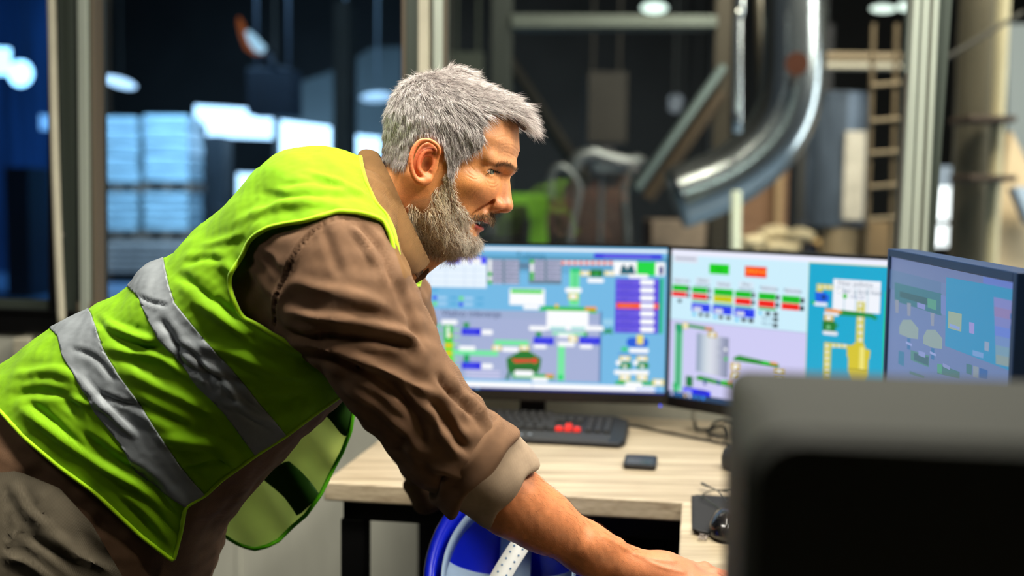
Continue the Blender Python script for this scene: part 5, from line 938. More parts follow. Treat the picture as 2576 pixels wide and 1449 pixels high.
BNDS = ([(905, 1000), (892, 1060), (872, 1100), (857, 1090), (830, 1055), (790, 1020), (850, 950)], [(725, 1158), (752, 1180), (782, 1212), (806, 1246), (748, 1300), (742, 1288), (715, 1250), (690, 1228), (664, 1208), (690, 1175)])
for i, SP in enumerate(BNDS): V, T, inn, lb, _ = split(V, T, poly_sd(pix(V), SP), lb); lb = np.where(inn, 1, lb)
sheer = fabric('sheer_neon_mesh', (190, 228, 110), rough=.8, cord=400, bump=.1, sheen=0, transl=.80, tcol=(232, 252, 130))
v, t = compact(V, T[lb == 0]); hp = mkobj('hanging_front', toW(v), t, sheer, vest, smooth=True)
v, t = compact(V, T[lb == 1]); mkobj('reflective_band', toW(v), t, fabric('band_backside', (34, 74, 12), rough=.7, cord=300, bump=.1, sheen=0, transl=.25, tcol=(40, 90, 10)), vest, smooth=True, solid=.001)
Vb, Tb = compact(V, T)
for L_ in loops(Tb): q = Vb[L_]; mb = MB(); mb.tube(list(toW(q))[::2], .0032, 7, closed=True); mb.build('edge_binding', fabric('green_binding', (80, 170, 0), rough=.6, cord=400, bump=.1, transl=.3, tcol=(60, 180, 0)), vest, smooth=True)
# ---- trousers and boots
def legs(k): 
    hip = K((120, 170)[k], 1400, (1.43, 1.62)[k]); kn = frW(toW(hip)*[1, 1, 0]+[.07, -.01, .46]); an = frW(toW(hip)*[1, 1, 0]+[.02, .03, .09]); return hip, kn, an
def trou_sd(p):
    d = torso_sd(p, -.004); d = smax(d, rc(p, K(60, 1420, DC), K(130, 1380, DC), .24, .24), .02)
    for k in (0, 1): h_, kn, an = legs(k); d = smin(d, chain(p, [h_, kn, an], [.105, .082, .068], .03), .05)
    return d
V, F = snet(trou_sd, [-1.0, -1.30, 1.15], [.0, -.15, 1.95], .006); V = lap(V, F, 1)
TF = [([(35, 1215), (70, 1290), (130, 1330)], 14, .004), ([(110, 1240), (95, 1290), (50, 1330), (0, 1362)], 4, .003), ([(130, 1340), (200, 1400), (290, 1440)], 16, .006), ([(60, 1340), (140, 1390), (220, 1449)], 14, -.006), ([(200, 1330), (240, 1380), (290, 1420)], 14, -.005), ([(0, 1400), (70, 1420), (140, 1470)], 14, .005), ([(15, 1220), (18, 1300), (10, 1449)], 4, -.003)]
V = folds(V, F, pmir(V), TF); N = vnorm(V, F); V = V+N*(.0035*wob(V*[1, .6, 1], .09))[:, None]
V, T, inn, lb, _ = split(V, tri(F), -poly_sd(pmir(V), [(x, y-14) for x, y in hem])); V, T = compact(V, T[inn]); mkobj('trousers', toW(V), T, greyt, man, smooth=True)
for k in (0, 1):
    an = toW(legs(k)[2]); o_ = np.array([an[0], an[1], 0]); fd = np.array([.94, .34, 0]); sd_ = np.array([-.34, .94, 0]); rings = []
    for x_, hw, h0, h1 in ((-.085, .022, .012, .06), (-.075, .036, .0, .10), (-.02, .044, 0, .12), (.05, .045, 0, .095), (.11, .050, 0, .07), (.165, .044, 0, .055), (.195, .022, .008, .040)):
        rings.append([o_+fd*x_+sd_*hw*math.copysign(abs(cos(t))**.6, cos(t))+E3*((h0+h1)/2+(h1-h0)/2*math.copysign(abs(sin(t))**.6, sin(t))) for t in np.linspace(0, 2*pi, 25)[:-1]])
    n = 24; Vv = [v for q in rings for v in q]; Ff = [(k2*n+j, k2*n+(j+1) % n, (k2+1)*n+(j+1) % n, (k2+1)*n+j) for k2 in range(6) for j in range(n)]+[tuple(range(n))[::-1], tuple(6*n+j for j in range(n))]
    mkobj('boot', Vv, Ff, mat('dark_leather', (40, 34, 28), .6), man, smooth=True)
# ================================================================ THINGS ON THE DESKS
def onp(x, y, z=DZ): return toroom(G(x, y, z))
# keyboard
kb = empty('keyboard', RM(-.365, 2.40, DZ), 'black gaming keyboard with red arrow keys below the left monitor', 'keyboard')
km = mat('keyboard_black', (20, 20, 22), .45); kk_ = mat('key_black', (34, 33, 32), .4, noise=.3, nscale=40); kr = mat('key_red', (226, 34, 20), .4)
A0, A1_, B0, B1 = -.600, -.142, 2.312, 2.480
def kf(a, b, z): return RM(a, b, z)
mb = MB(); V = [kf(A0+.01, B0, DZ+.004), kf(A1_-.012, B0-.004, DZ+.004), kf(A1_, B0+.02, DZ+.004), kf(A1_, B1-.02, DZ+.004), kf(A1_-.03, B1, DZ+.004), kf(A0+.03, B1, DZ+.004), kf(A0, B1-.02, DZ+.004), kf(A0, B0+.02, DZ+.004)]
T_ = [kf(A0+.012, B0+.002, DZ+.012), kf(A1_-.014, B0-.002, DZ+.012), kf(A1_-.003, B0+.022, DZ+.016), kf(A1_-.003, B1-.022, DZ+.032), kf(A1_-.032, B1-.003, DZ+.036), kf(A0+.032, B1-.003, DZ+.036), kf(A0+.003, B1-.022, DZ+.032), kf(A0+.003, B0+.022, DZ+.016)]
mb.add(V+T_, [tuple(range(8))[::-1], tuple(range(8, 16))]+[(i, (i+1) % 8, (i+1) % 8+8, i+8) for i in range(8)]); mb.build('case', km, kb, bevel=.002)
MB().hexa([kf(A0+.03, B0+.002, DZ+.010), kf(A1_-.03, B0+.002, DZ+.010), kf(A1_-.03, B0+.045, DZ+.018), kf(A0+.03, B0+.045, DZ+.018), kf(A0+.04, B0+.004, DZ+.014), kf(A1_-.04, B0+.004, DZ+.014), kf(A1_-.04, B0+.043, DZ+.021), kf(A0+.04, B0+.043, DZ+.021)]).build('palm_rest', mat('palm_rest_grey', (44, 43, 42), .5), kb, bevel=.002)
def zk(b): return DZ+.018+(b-B0-.04)/.14*.018
proto = {}
def key(a, b, w_, m):
    k = (round(w_, 3), m.name)
    if k not in proto:
        mb = MB(); h = .0078; W2 = w_/2; mb.hexa([RM(-W2, -h, 0), RM(W2, -h, 0), RM(W2, h, .0015), RM(-W2, h, .0015), RM(-W2+.0018, -h+.002, .007), RM(W2-.0018, -h+.002, .007), RM(W2-.0018, h-.0015, .0085), RM(-W2+.0018, h-.0015, .0085)])
        o = mkobj('key', mb.v, mb.f, m, None, bevel=.0006, org=(0, 0, 0)); o.parent = kb; proto[k] = o; first = o
    else: first = proto[k].copy(); LINK(first); first.parent = kb
    first.location = Vector(RM(a, b, zk(b))-ORG[kb.name]); 
    if m is kr: first['label'] = 'red arrow key'
n_ = 0; a0 = A0+.022
for rI, (b, ws) in enumerate(((2.370, [.024, .024, .024, .115, .024, .024, .024, .024]), (2.389, [.043]+[.019]*10+[.046]), (2.408, [.033]+[.019]*11+[.038]), (2.427, [.028]+[.019]*12+[.030]), (2.446, [.019]*13+[.036]), (2.468, [.019]+[.0]+[.019]*12))):
    a = a0
    for w_ in ws:
        if w_ > 0: key(a+w_/2, b, w_-.0025, kk_); n_ += 1
        a += w_ if w_ > 0 else .017
ac = A1_-.128
for da, b in ((-.0195, 2.370), (0, 2.370), (.0195, 2.370), (0, 2.389)): key(ac+da, b, .0165, kr); n_ += 1
for b in (2.427, 2.446):
    for da in (-.0195, 0, .0195): key(ac+da, b, .0165, kk_); n_ += 1
for i in range(4):
    for j, b in enumerate((2.370, 2.389, 2.408, 2.427, 2.446)):
        if n_ < 99: key(ac+.045+i*.0195, b, .0165, kk_); n_ += 1
for x in (1310, 1333):
    c = onp(x, 1083, DZ+.03); mb = MB().tube([RM(c[0], c[1], zk(c[1])+.009), RM(c[0], c[1], zk(c[1])+.0105)], .0035, 12); mb.build('indicator', emat((225, 235, 240), .55), kb)
# portable drive / wallet-like box
c = onp(1611, 1170); t = empty('portable_drive', RM(c[0], c[1], DZ), 'small black rounded box lying on the desk right of the keyboard', 'external drive')
def rot2(an): return E1*cos(an)+E2*sin(an), -E1*sin(an)+E2*cos(an)
x_, y_ = rot2(.0); rprism(RM(c[0], c[1], DZ), x_, y_, E3*.011, rrect(.064, .088, .010)).build('case', mat('satin_black', (17, 17, 19), .35), t, bevel=.002)
rprism(RM(c[0], c[1], DZ+.011), x_, y_, E3*.0006, rrect(.052, .074, .008)).build('lid_panel', mat('gloss_dark', (10, 11, 16), .15), t)
# dark round thing partly hidden by the near monitor
c = onp(1846, 1178); t = empty('speaker', RM(c[0]+.015, c[1], DZ), 'dark rounded object peeping out left of the near black monitor', 'speaker')
mb = MB(); n = 28; prof = [(.001, .0), (.034, .0), (.038, .006), (.039, .022), (.034, .036), (.022, .044), (.001, .046)]; V = [RM(c[0]+.015+r_*cos(2*pi*j/n), c[1]+r_*sin(2*pi*j/n), DZ+z_) for r_, z_ in prof for j in range(n)]
F_ = [(k*n+j, k*n+(j+1) % n, (k+1)*n+(j+1) % n, (k+1)*n+j) for k in range(len(prof)-1) for j in range(n)]; mkobj('housing', V, F_, mat('charcoal_soft', (34, 34, 34), .55), t, smooth=True)
MB().tube([RM(c[0]+.015, c[1], DZ+.045), RM(c[0]+.015, c[1], DZ+.049)], .012, 20).build('knob', blackp, t)
# cables at the back of the desk
q = [onp(x, y) for x, y in ((1560, 1073), (1610, 1078), (1680, 1092), (1760, 1108), (1835, 1122), (1920, 1135))]
tag(MB().tube([RM(a, b, DZ+.0035) for a, b, _ in spl(q, 8)], .0032, 8).build('cable', mat('black_cable', (15, 15, 15), .5), smooth=True), 'thin black keyboard cable running right across the desk top', 'cable')
q = [onp(x, y) for x, y in ((1748, 1075), (1752, 1094), (1790, 1090), (1822, 1092), (1830, 1108), (1805, 1118), (1782, 1102), (1800, 1080), (1850, 1078), (1900, 1100))]
tag(MB().tube([RM(a, b, DZ+.013+.004*sin(i*.35)) for i, (a, b, _) in enumerate(spl(q, 8))], .0036, 8).build('cable', mat('black_cable'), smooth=True), 'coiled black cable lying on the desk under the right monitor', 'cable')
# mouse pad, mark, mouse, glasses on the side desk
pm = mat('black_cloth_pad', (27, 26, 27), .75, noise=.25, nscale=60, bump=.2, bscale=700)
t = empty('mouse_pad', RM(.115, 1.845, DZ), 'black cloth mouse pad with a worn corner and a line logo', 'mouse pad')
x_, y_ = rot2(.012); pc = np.array([.1275, 1.848])
V0 = rrect(.255, .235, .022, 8); NB = 24
# a fine sheet whose near left corner curls up
gx = np.linspace(-.1275, .1275, 40); gy = np.linspace(-.1175, .1175, 36); g2_ = np.array([(x, y) for y in gy for x in gx]); 
curl = lambda x, y: .007*math.exp(-(((x+.1275)/.03)**2+((y+.1175)/.035)**2)); top = [RM(pc[0], pc[1], DZ+.004+curl(x, y))+x_*x+y_*y for x, y in g2_]
def inside(x, y): ax, ay = abs(x)-(.1275-.022), abs(y)-(.1175-.022); return not (ax > 0 and ay > 0 and ax*ax+ay*ay > .0225**2)
Fq = [(j*40+i, j*40+i+1, (j+1)*40+i+1, (j+1)*40+i) for j in range(35) for i in range(39) if inside((gx[i]+gx[i+1])/2, (gy[j]+gy[j+1])/2)]
Vp, Fp = compact(np.array(top), np.array(Fq)); o = mkobj('pad', Vp, Fp, pm, t, solid=0); md = o.modifiers.new('s', 'SOLIDIFY'); md.thickness = .003; md.offset = -1
def pp(zx, zy, e=.0048): x, y = 1700+zx/6.5875, 1180+zy/6.5875; return G(x, y, DZ+e)
mb = MB(); lw = .0007
for L_ in ([(388, 1045), (600, 1070), (520, 1105), (500, 1108)], [(388, 1045), (395, 1062), (405, 1080), (420, 1095)], [(420, 1095), (385, 1110), (370, 1130), (375, 1150), (400, 1162), (440, 1168), (480, 1172), (505, 1160), (512, 1130), (505, 1105), (490, 1095)],
           [(400, 1072), (440, 1078), (480, 1078), (440, 1092), (455, 1102)], [(400, 1120), (395, 1140), (412, 1148), (430, 1140), (425, 1120), (440, 1112)], [(450, 1115), (470, 1110), (490, 1118), (485, 1140), (465, 1152), (430, 1155)], [(440, 1130), (455, 1140), (470, 1132)]):
    mb.tube([pp(*q) for q in L_], lw, 5)
mb.build('logo', mat('grey_print', (140, 130, 124), .6), t)
c = toroom(G(1826, 1312, DZ+.02)); t = empty('computer_mouse', RM(c[0], c[1], DZ+.004), 'glossy black mouse on the mouse pad beside the near monitor', 'mouse')
bm = bmesh.new(); bmesh.ops.create_uvsphere(bm, u_segments=32, v_segments=20, radius=1); V = []
mx_, my_ = rot2(-.03)
for v in bm.verts:
    x, y, z_ = v.co; w_ = 1-.18*math.exp(-((y-.1)/.4)**2); V.append(RM(c[0], c[1], DZ+.0056)+mx_*x*.030*w_+my_*y*.056+E3*(max(z_, -.15)+.15)*.030*(1-.12*y))
Fm = [tuple(q.index for q in f_.verts) for f_ in bm.faces]; bm.free(); mkobj('shell', V, Fm, mat('gloss_black_mouse', (10, 10, 13), .18, spec=.7), t, smooth=True)
MB().tube([RM(c[0], c[1], DZ+.026)+my_*.028-mx_*.003, RM(c[0], c[1], DZ+.026)+my_*.028+mx_*.003], .008, 14).build('wheel', blackp, t)
q = [RM(c[0], c[1], DZ+.016)+my_*.056, pp(740, 660, .008), pp(600, 575, .009), pp(500, 500, .010), pp(420, 448, .010), pp(560, 360, .004), pp(700, 350, .004), pp(900, 380, .004)]
MB().tube(spl(q, 8), .0011, 6).build('cord', mat('thin_cord', (48, 54, 44), .5), t, smooth=True)
t = empty('eyeglasses', G(1850, 1245, DZ), 'thin dark eyeglasses with temple tips sticking out beside the near monitor', 'glasses'); gm = mat('dark_green_metal', (14, 26, 22), .3, .3)
q = spl([pp(430, 236, .010), pp(480, 265, .012), pp(545, 292, .016), pp(640, 330, .022), pp(720, 385, .026), pp(790, 460, .028), pp(880, 560, .030)], 6); rs_ = [.0026 if i < 8 else .0026-(.0015)*min(1, (i-8)/8) for i in range(len(q))]; rs_[0] = .0015; MB().tube(q, rs_, 8).build('temple', gm, t, smooth=True)
q = spl([pp(660, 345, .020), pp(720, 352, .020), pp(800, 350, .022), pp(900, 340, .024), pp(1020, 335, .026)], 6); MB().tube(q, .0013, 8).build('temple', gm, t, smooth=True)
fc = G(1905, 1275, DZ+.02); 
for s_ in (-1, 1): cc = fc+E2*s_*.034; MB().tube([cc+E2*.025*cos(a)+E3*.019*sin(a)*.9+E1*.004 for a in np.linspace(0, 2*pi, 25)[:-1]], .0012, 6, closed=True).build('lens_rim', gm, t, smooth=True)
MB().tube([fc-E2*.011, fc+E3*.004, fc+E2*.011], .0011, 6).build('bridge', gm, t)
# hard hat lying open side towards the viewer, on a stool under the desk edge
hc = P(1275, 1440, 1.66); zst = hc[2]-.17
st = empty('stool', (hc[0], hc[1]+.03, 0), 'round stool under the desk edge carrying the blue hard hat', 'stool')
MB().tube([(hc[0], hc[1]+.03, zst-.04), (hc[0], hc[1]+.03, zst)], .17, 32).build('seat', mat('stool_vinyl', (30, 30, 32), .5), st, bevel=.006)
for k in range(4): a = pi/4+k*pi/2; MB().tube([(hc[0]+.12*cos(a), hc[1]+.03+.12*sin(a), zst-.04), (hc[0]+.16*cos(a), hc[1]+.03+.16*sin(a), 0)], .012, 10).build('leg', blackm, st)
hat = empty('hard_hat', (hc[0], hc[1], zst), 'blue hard hat tipped open with white inner harness, below the forearm', 'helmet')
hn = unit(np.array([[-.10, -.80, .60]]))[0]                      # opening normal (towards viewer, up)
hx = np.cross(np.array([0, 0, 1.]), hn); hx /= np.linalg.norm(hx); hx = -hx if hx[0] < 0 else hx; hy = np.cross(hn, hx); hy = -hy if hy[2] < 0 else hy
blue = mat('blue_helmet_plastic', (8, 30, 200), .32, spec=.6); bluei = mat('blue_helmet_inside', (5, 12, 92), .55); whp = mat('white_harness_plastic', (150, 172, 196), .4)
def hp_(u, v, w_): return hc+hx*u+hy*v+hn*w_
n = 48; V = []; NR = 10
for k in range(NR+1):
    a = (pi/2)*k/NR; r_ = cos(a); d_ = sin(a)
    for j in range(n): t_ = 2*pi*j/n; V.append(hp_(.112*r_*cos(t_), .138*r_*sin(t_), -.125*d_))
F_ = [(k*n+j, k*n+(j+1) % n, (k+1)*n+(j+1) % n, (k+1)*n+j) for k in range(NR) for j in range(n)]
mkobj('shell', V, F_, [blue], hat, smooth=True, solid=.003)
V = []
for k, (s_, w_) in enumerate(((1.0, 0), (1.03, .004), (1.10, .003), (1.13, -.002), (1.115, -.005), (1.02, -.003))):
    for j in range(n): t_ = 2*pi*j/n; pk = .05*max(0, -sin(t_))**4*min(1, k/2); V.append(hp_((.112*s_)*cos(t_), (.138*s_)*sin(t_)-pk, w_-pk*.3))
mkobj('brim', V, [(k*n+j, k*n+(j+1) % n, (k+1)*n+(j+1) % n, (k+1)*n+j) for k in range(5) for j in range(n)], blue, hat, smooth=True)
def band(pts, wdir, w_, m, name, th=.0015): 
    pts = spl(pts, 6); V = [p_+wdir*w_/2 for p_ in pts]+[p_-wdir*w_/2 for p_ in pts]; k = len(pts); return mkobj(name, V, [(i, i+1, k+i+1, k+i) for i in range(k-1)], m, hat, smooth=True, solid=th)
hb = [hp_(.098*cos(a), .120*sin(a), -.020) for a in np.linspace(0, 2*pi, 40)]; band(hb, hn, .042, whp, 'headband', .002)
for k in range(4):
    a = k*pi/2; c_, s_ = cos(a), sin(a); band([hp_(.100*c_, .124*s_, -.03), hp_(.085*c_, .105*s_, -.065), hp_(.05*c_, .062*s_, -.092), hp_(.0, .0, -.100)], hx*-s_+hy*c_, .050, whp, 'crown_strap')
sb = [hp_(-.035, -.128, .012), hp_(-.030, -.08, .020), hp_(-.008, -.02, .024), hp_(.022, .04, .022), hp_(.050, .085, .012), hp_(.065, .105, 0)]
S_ = band(sb, unit(np.array([hx*.93-hy*.36]))[0], .030, mat('white_strap', (220, 222, 220), .45), 'adjustment_strap', .0018)
mb = MB(); sp = spl(sb, 6); wd = unit(np.array([hx*.93-hy*.36]))[0]
for i in range(2, len(sp)-2): 
    for s_ in (-.007, .007): q = sp[i]+wd*s_+hn*.001; mb.tube([q, q+hn*.0006], .0016, 8)
mb.build('strap_hole', mat('hole_blue', (70, 110, 150), .6), hat)
MB().tube([hp_(.088, .075, .004), hp_(.094, .078, .012)], .010, 16).build('chin_strap_anchor', blue, hat)
# ================================================================ FACTORY HALL BEHIND THE GLASS
def C2(x, D): return P(x, 724, D)
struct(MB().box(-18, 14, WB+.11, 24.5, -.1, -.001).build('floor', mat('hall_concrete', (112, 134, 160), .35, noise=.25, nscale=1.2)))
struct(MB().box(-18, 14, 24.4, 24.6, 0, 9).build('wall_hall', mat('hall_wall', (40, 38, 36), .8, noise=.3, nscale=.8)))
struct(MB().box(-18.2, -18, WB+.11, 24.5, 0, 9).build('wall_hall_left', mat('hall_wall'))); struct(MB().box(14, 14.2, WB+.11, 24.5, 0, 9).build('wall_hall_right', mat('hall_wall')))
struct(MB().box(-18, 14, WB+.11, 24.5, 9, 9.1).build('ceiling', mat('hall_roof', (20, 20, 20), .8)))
def up_to(x, y, D): return P(x, y, D)
def vbox(x0, x1, ytop, D, dep, name, m, label, cat, ybot=None, kind=None, group=None, bev=.01, sup=None):
    """upright box whose front spans the pixels x0..x1 at depth D, from ytop down to the floor (or ybot)"""
    a = P(x0, ytop, D); b = P(x1, ytop, D); zt_ = (a[2]+b[2])/2; zb_ = 0 if ybot is None else P((x0+x1)/2, ybot, D)[2]
    f_ = lambda u, v, z_: np.array([a[0]+(b[0]-a[0])*u, a[1]+(b[1]-a[1])*u+v, z_]); mb = MB().box(0, 1, 0, dep, zb_, zt_, fn=f_)
    if sup:
        w_ = np.linalg.norm(b-a); e_ = .03/w_; za, zb2 = (zt_-.01, 9.0) if sup == 'up' else (0, zb_+.01)
        for u in (.12, .88-e_): mb.box(u, u+e_, dep*.3, dep*.3+.03, za, zb2, fn=f_)
    o = mb.build(name, m, bevel=bev); return tag(o, label, cat, group, kind)
def litpanel(n, x0, y0, x1, y1, D, k, col=(235, 246, 255), sk=0, kind='structure'):
    q = [P(x0, y0, D), P(x1, y0+sk, D), P(x1, y1+sk*.4, D), P(x0, y1, D)]; zb = cF*.06; V = q+[v+zb for v in q]
    o = mkobj('window_%d' % n, V, [(0, 3, 2, 1), (4, 5, 6, 7), (0, 1, 5, 4), (1, 2, 6, 5), (2, 3, 7, 6), (3, 0, 4, 7)], emat(col, k)); o['kind'] = 'structure'; return o
# bright hall windows, left part
for i, a in enumerate(((490, 265, 684, 312, 20, 4.5, (236, 246, 255), 12), (520, 300, 684, 342, 19.9, 4.5, (236, 246, 255), 16), (706, 303, 830, 396, 20, 5.0, (240, 248, 255), 16), (880, 338, 958, 392, 20, 4.0, (235, 246, 255), 8), (597, 436, 676, 495, 20, 4.0, (240, 248, 255), 2), (655, 440, 712, 470, 19.9, 1.2, (200, 210, 225), 4),
                         (2352, 470, 2412, 552, 9.5, 3.0, (250, 252, 255), 0), (2350, 566, 2408, 620, 9.5, 2.6, (250, 252, 255), 0), (2360, 418, 2412, 470, 9.6, .75, (190, 206, 226), 0), (-40, 118, 22, 185, 14, 8, (255, 248, 236), 3), (100, 288, 132, 325, 14, 3, (190, 200, 215), 3), (2540, 60, 2700, 400, 11, .75, (208, 214, 208), 0), (2545, 440, 2700, 560, 11, .55, (206, 206, 206), 0), (900, 225, 1010, 250, 18, .0, (0, 0, 0), 0))[:13]):
    x0, y0, x1, y1, D, k, col, sk = a; litpanel(5+i, x0, y0, x1, y1, D, k, col, sk)
def lamp(x, y, D, w_, h_, k, label, col=(240, 246, 255), tilt=0, group=None):
    c = P(x, y, D); sc = D/FPX; t = empty('hall_lamp', c, label, 'lamp', group); hw, hh = w_*sc/2, h_*sc/2; n = 20
    V = []; up_ = cU*cos(tilt)+cR*sin(tilt); rt = cR*cos(tilt)-cU*sin(tilt)
    for dz_, s_ in ((0, 1), (.5, .8), (.8, .3)): V += [c+rt*hw*s_*cos(2*pi*j/n)+up_*(hh*s_*sin(2*pi*j/n))-cF*dz_*hh for j in range(n)]
    mkobj('bulb', V, [(i*n+j, i*n+(j+1) % n, (i+1)*n+(j+1) % n, (i+1)*n+j) for i in (0, 1) for j in range(n)]+[tuple(2*n+j for j in range(n))], emat(col, k), t, smooth=True)
    V = []
    for dz_, s_ in ((.0, 1.04), (.8, .8), (1.5, .3)): V += [c+rt*hw*s_*cos(2*pi*j/n)+up_*(hh*s_*sin(2*pi*j/n))+cF*dz_*hh+cU*dz_*hh*.3 for j in range(n)]
    mkobj('housing', V, [(i*n+j, i*n+(j+1) % n, (i+1)*n+(j+1) % n, (i+1)*n+j) for i in (0, 1) for j in range(n)], mat('lamp_housing', (60, 64, 68), .5, .4), t, smooth=True)
    MB().tube([c+cF*hh, np.array([c[0], c[1]+hh, 9.0])], .012, 6).build('suspension_rod', mat('lamp_housing'), t)
lamp(52, 185, 12, 62, 66, 9, 'round glowing hall lamp at the far left behind the bluish pane', col=(255, 248, 238))
lamp(300, 207, 12, 90, 26, 2.8, 'slanted bright tube lamp left in the hall above the wrapped pallets', tilt=.28)
lamp(868, 208, 14, 26, 22, 1.0, 'small faint lamp just left of the wide hall lamp')
lamp(948, 244, 14, 84, 26, 1.6, 'wide hall lamp glowing left of the man\'s head', col=(225, 235, 245), tilt=-.05)
lamp(1646, 20, 12, 66, 28, 2.6, 'bright oval lamp above the horizontal beam behind the middle pane', col=(235, 255, 245))
lamp(2222, 22, 10, 66, 20, 2.2, 'flat oval lamp at the top left of the right window post', col=(240, 255, 245)); lamp(2276, 17, 10, 40, 22, 2.2, 'oval lamp half hidden by the right window post', col=(240, 255, 245))
for x, y, s_, k, l in ((1700, 252, 38, .35, 'faint upper lamp glint above the diagonal conveyor'), (1698, 270, 34, .3, 'faint lower lamp glint above the diagonal conveyor'), (1712, 489, 26, 1.0, 'bluish round lamp low behind the diagonal conveyor'), (1751, 497, 30, 1.1, 'white round lamp right of the bluish one, low in the hall'), (2482, 618, 20, 1.0, 'tiny round lamp behind the pale column at far right')): lamp(x, y, 11+.7*((x*7+y) % 5), s_, s_*.8, k, l, col=(215, 225, 240))
# wrapped pallet loads with wooden pallets
film = mat('wrapped_film', (150, 172, 178), .28, noise=.38, nscale=3.0, stretch=(1, 1, 7), bump=.5, bscale=12, spec=.8); board = mat('pallet_wood', (104, 84, 70), .8, noise=.3, nscale=4)
def load(x0, x1, y0, y1, D, label):
    a = P(x0, y0, D); b = P(x1, y1, D); t = empty('pallet_load', ((a[0]+b[0])/2, a[1]+.4, b[2]-.13), label, 'pallet load', 'film wrapped pallet loads'); z0_, z1_ = b[2], a[2]
    mb = MB(); g = np.random.default_rng(int(x0)); n = 5; 
    for k in range(n): e = g.uniform(-.02, .02); mb.box(a[0]+.02+e, b[0]-.02+e, a[1], a[1]+.8, z0_+(z1_-z0_)*k/n+.004, z0_+(z1_-z0_)*(k+1)/n, fn=lambda x, y, z: np.array([x, y, z]))
    mb.build('wrapped_goods', film, t, bevel=.03)
    mb = MB(); W3 = lambda x, y, z: np.array([x, y, z]); mb.box(a[0], b[0], a[1], a[1]+.8, z0_-.03, z0_, fn=W3).box(a[0], b[0], a[1], a[1]+.8, z0_-.13, z0_-.11, fn=W3)
    for u in (0, .45, .88): mb.box(a[0]+(b[0]-a[0])*u, a[0]+(b[0]-a[0])*(u+.12), a[1], a[1]+.8, z0_-.11, z0_-.03, fn=W3)
    mb.build('pallet', board, t)
load(236, 344, 292, 462, 16, 'upper left wrapped load of the stack behind the second pane'); load(356, 474, 288, 460, 16, 'upper right wrapped load of the stack behind the second pane'); load(238, 344, 484, 582, 16, 'lower left wrapped load of the stack behind the second pane'); load(356, 474, 484, 582, 16, 'lower right wrapped load of the stack behind the second pane')
for k in range(5): vbox(240-6*k, 500+10*(k % 2), 614+k*15, 15.2, 1.2, 'board', mat('plank_wood', (138, 122, 112), .8, noise=.35, nscale=5), 'long grey wooden board stacked under the wrapped pallet loads', 'board', ybot=625+k*15, group='boards under the pallet loads', bev=.01)
vbox(246, 500, 688, 15.3, .6, 'board_stack_support', mat('dark_timber', (34, 30, 28), .8), 'dark timber support under the stacked boards', 'timber', bev=.01)
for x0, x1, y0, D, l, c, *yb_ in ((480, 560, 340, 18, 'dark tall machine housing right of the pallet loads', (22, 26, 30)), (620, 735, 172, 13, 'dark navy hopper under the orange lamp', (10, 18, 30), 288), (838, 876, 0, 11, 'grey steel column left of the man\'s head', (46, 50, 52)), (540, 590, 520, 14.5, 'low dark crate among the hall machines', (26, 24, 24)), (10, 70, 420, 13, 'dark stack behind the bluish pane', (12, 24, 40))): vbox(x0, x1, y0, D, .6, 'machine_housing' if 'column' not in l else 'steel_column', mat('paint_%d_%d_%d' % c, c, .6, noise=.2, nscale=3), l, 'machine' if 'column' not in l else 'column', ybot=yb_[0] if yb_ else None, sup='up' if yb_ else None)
# big dark awning shape with grey slope (upper left)
def slab(pts, D, dep, name, m, label, cat):
    q = [P(x, y, D) for x, y in pts]; n = len(q); V = q+[v+cF*dep for v in q]; return tag(mkobj(name, V, [tuple(range(n)), tuple(range(n, 2*n))[::-1]]+[(i, i+n, (i+1) % n+n, (i+1) % n) for i in range(n)], m), label, cat)
slab([(690, 210), (760, 205), (860, 170), (935, 120), (1012, 118), (1012, 600), (690, 600)], 21, .3, 'wall_sheet', mat('grey_sheet', (72, 76, 74), .7, noise=.15, nscale=2), 'grey sheet wall panel around the bright windows', 'wall panel')
# orange and white glass reflection as glowing shapes, with bracket and rod invented
t = empty('reflection_shape', P(640, 130, 10), 'orange and white slanted signal lamp hanging in the dark upper hall', 'signal lamp')
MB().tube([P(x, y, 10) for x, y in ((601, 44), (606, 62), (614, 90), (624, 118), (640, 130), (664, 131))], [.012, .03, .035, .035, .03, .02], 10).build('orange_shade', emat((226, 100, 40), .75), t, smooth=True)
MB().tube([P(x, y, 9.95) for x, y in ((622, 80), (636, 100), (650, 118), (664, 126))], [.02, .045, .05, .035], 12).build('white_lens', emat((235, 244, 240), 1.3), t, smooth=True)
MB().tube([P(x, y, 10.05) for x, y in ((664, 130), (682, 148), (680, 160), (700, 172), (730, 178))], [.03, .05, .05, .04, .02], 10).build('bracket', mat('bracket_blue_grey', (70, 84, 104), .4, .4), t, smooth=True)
MB().tube([P(690, 150, 10.05), np.array([*P(690, 150, 10.05)[:2], 9.0])], .015, 6).build('suspension_rod', mat('lamp_housing'), t)
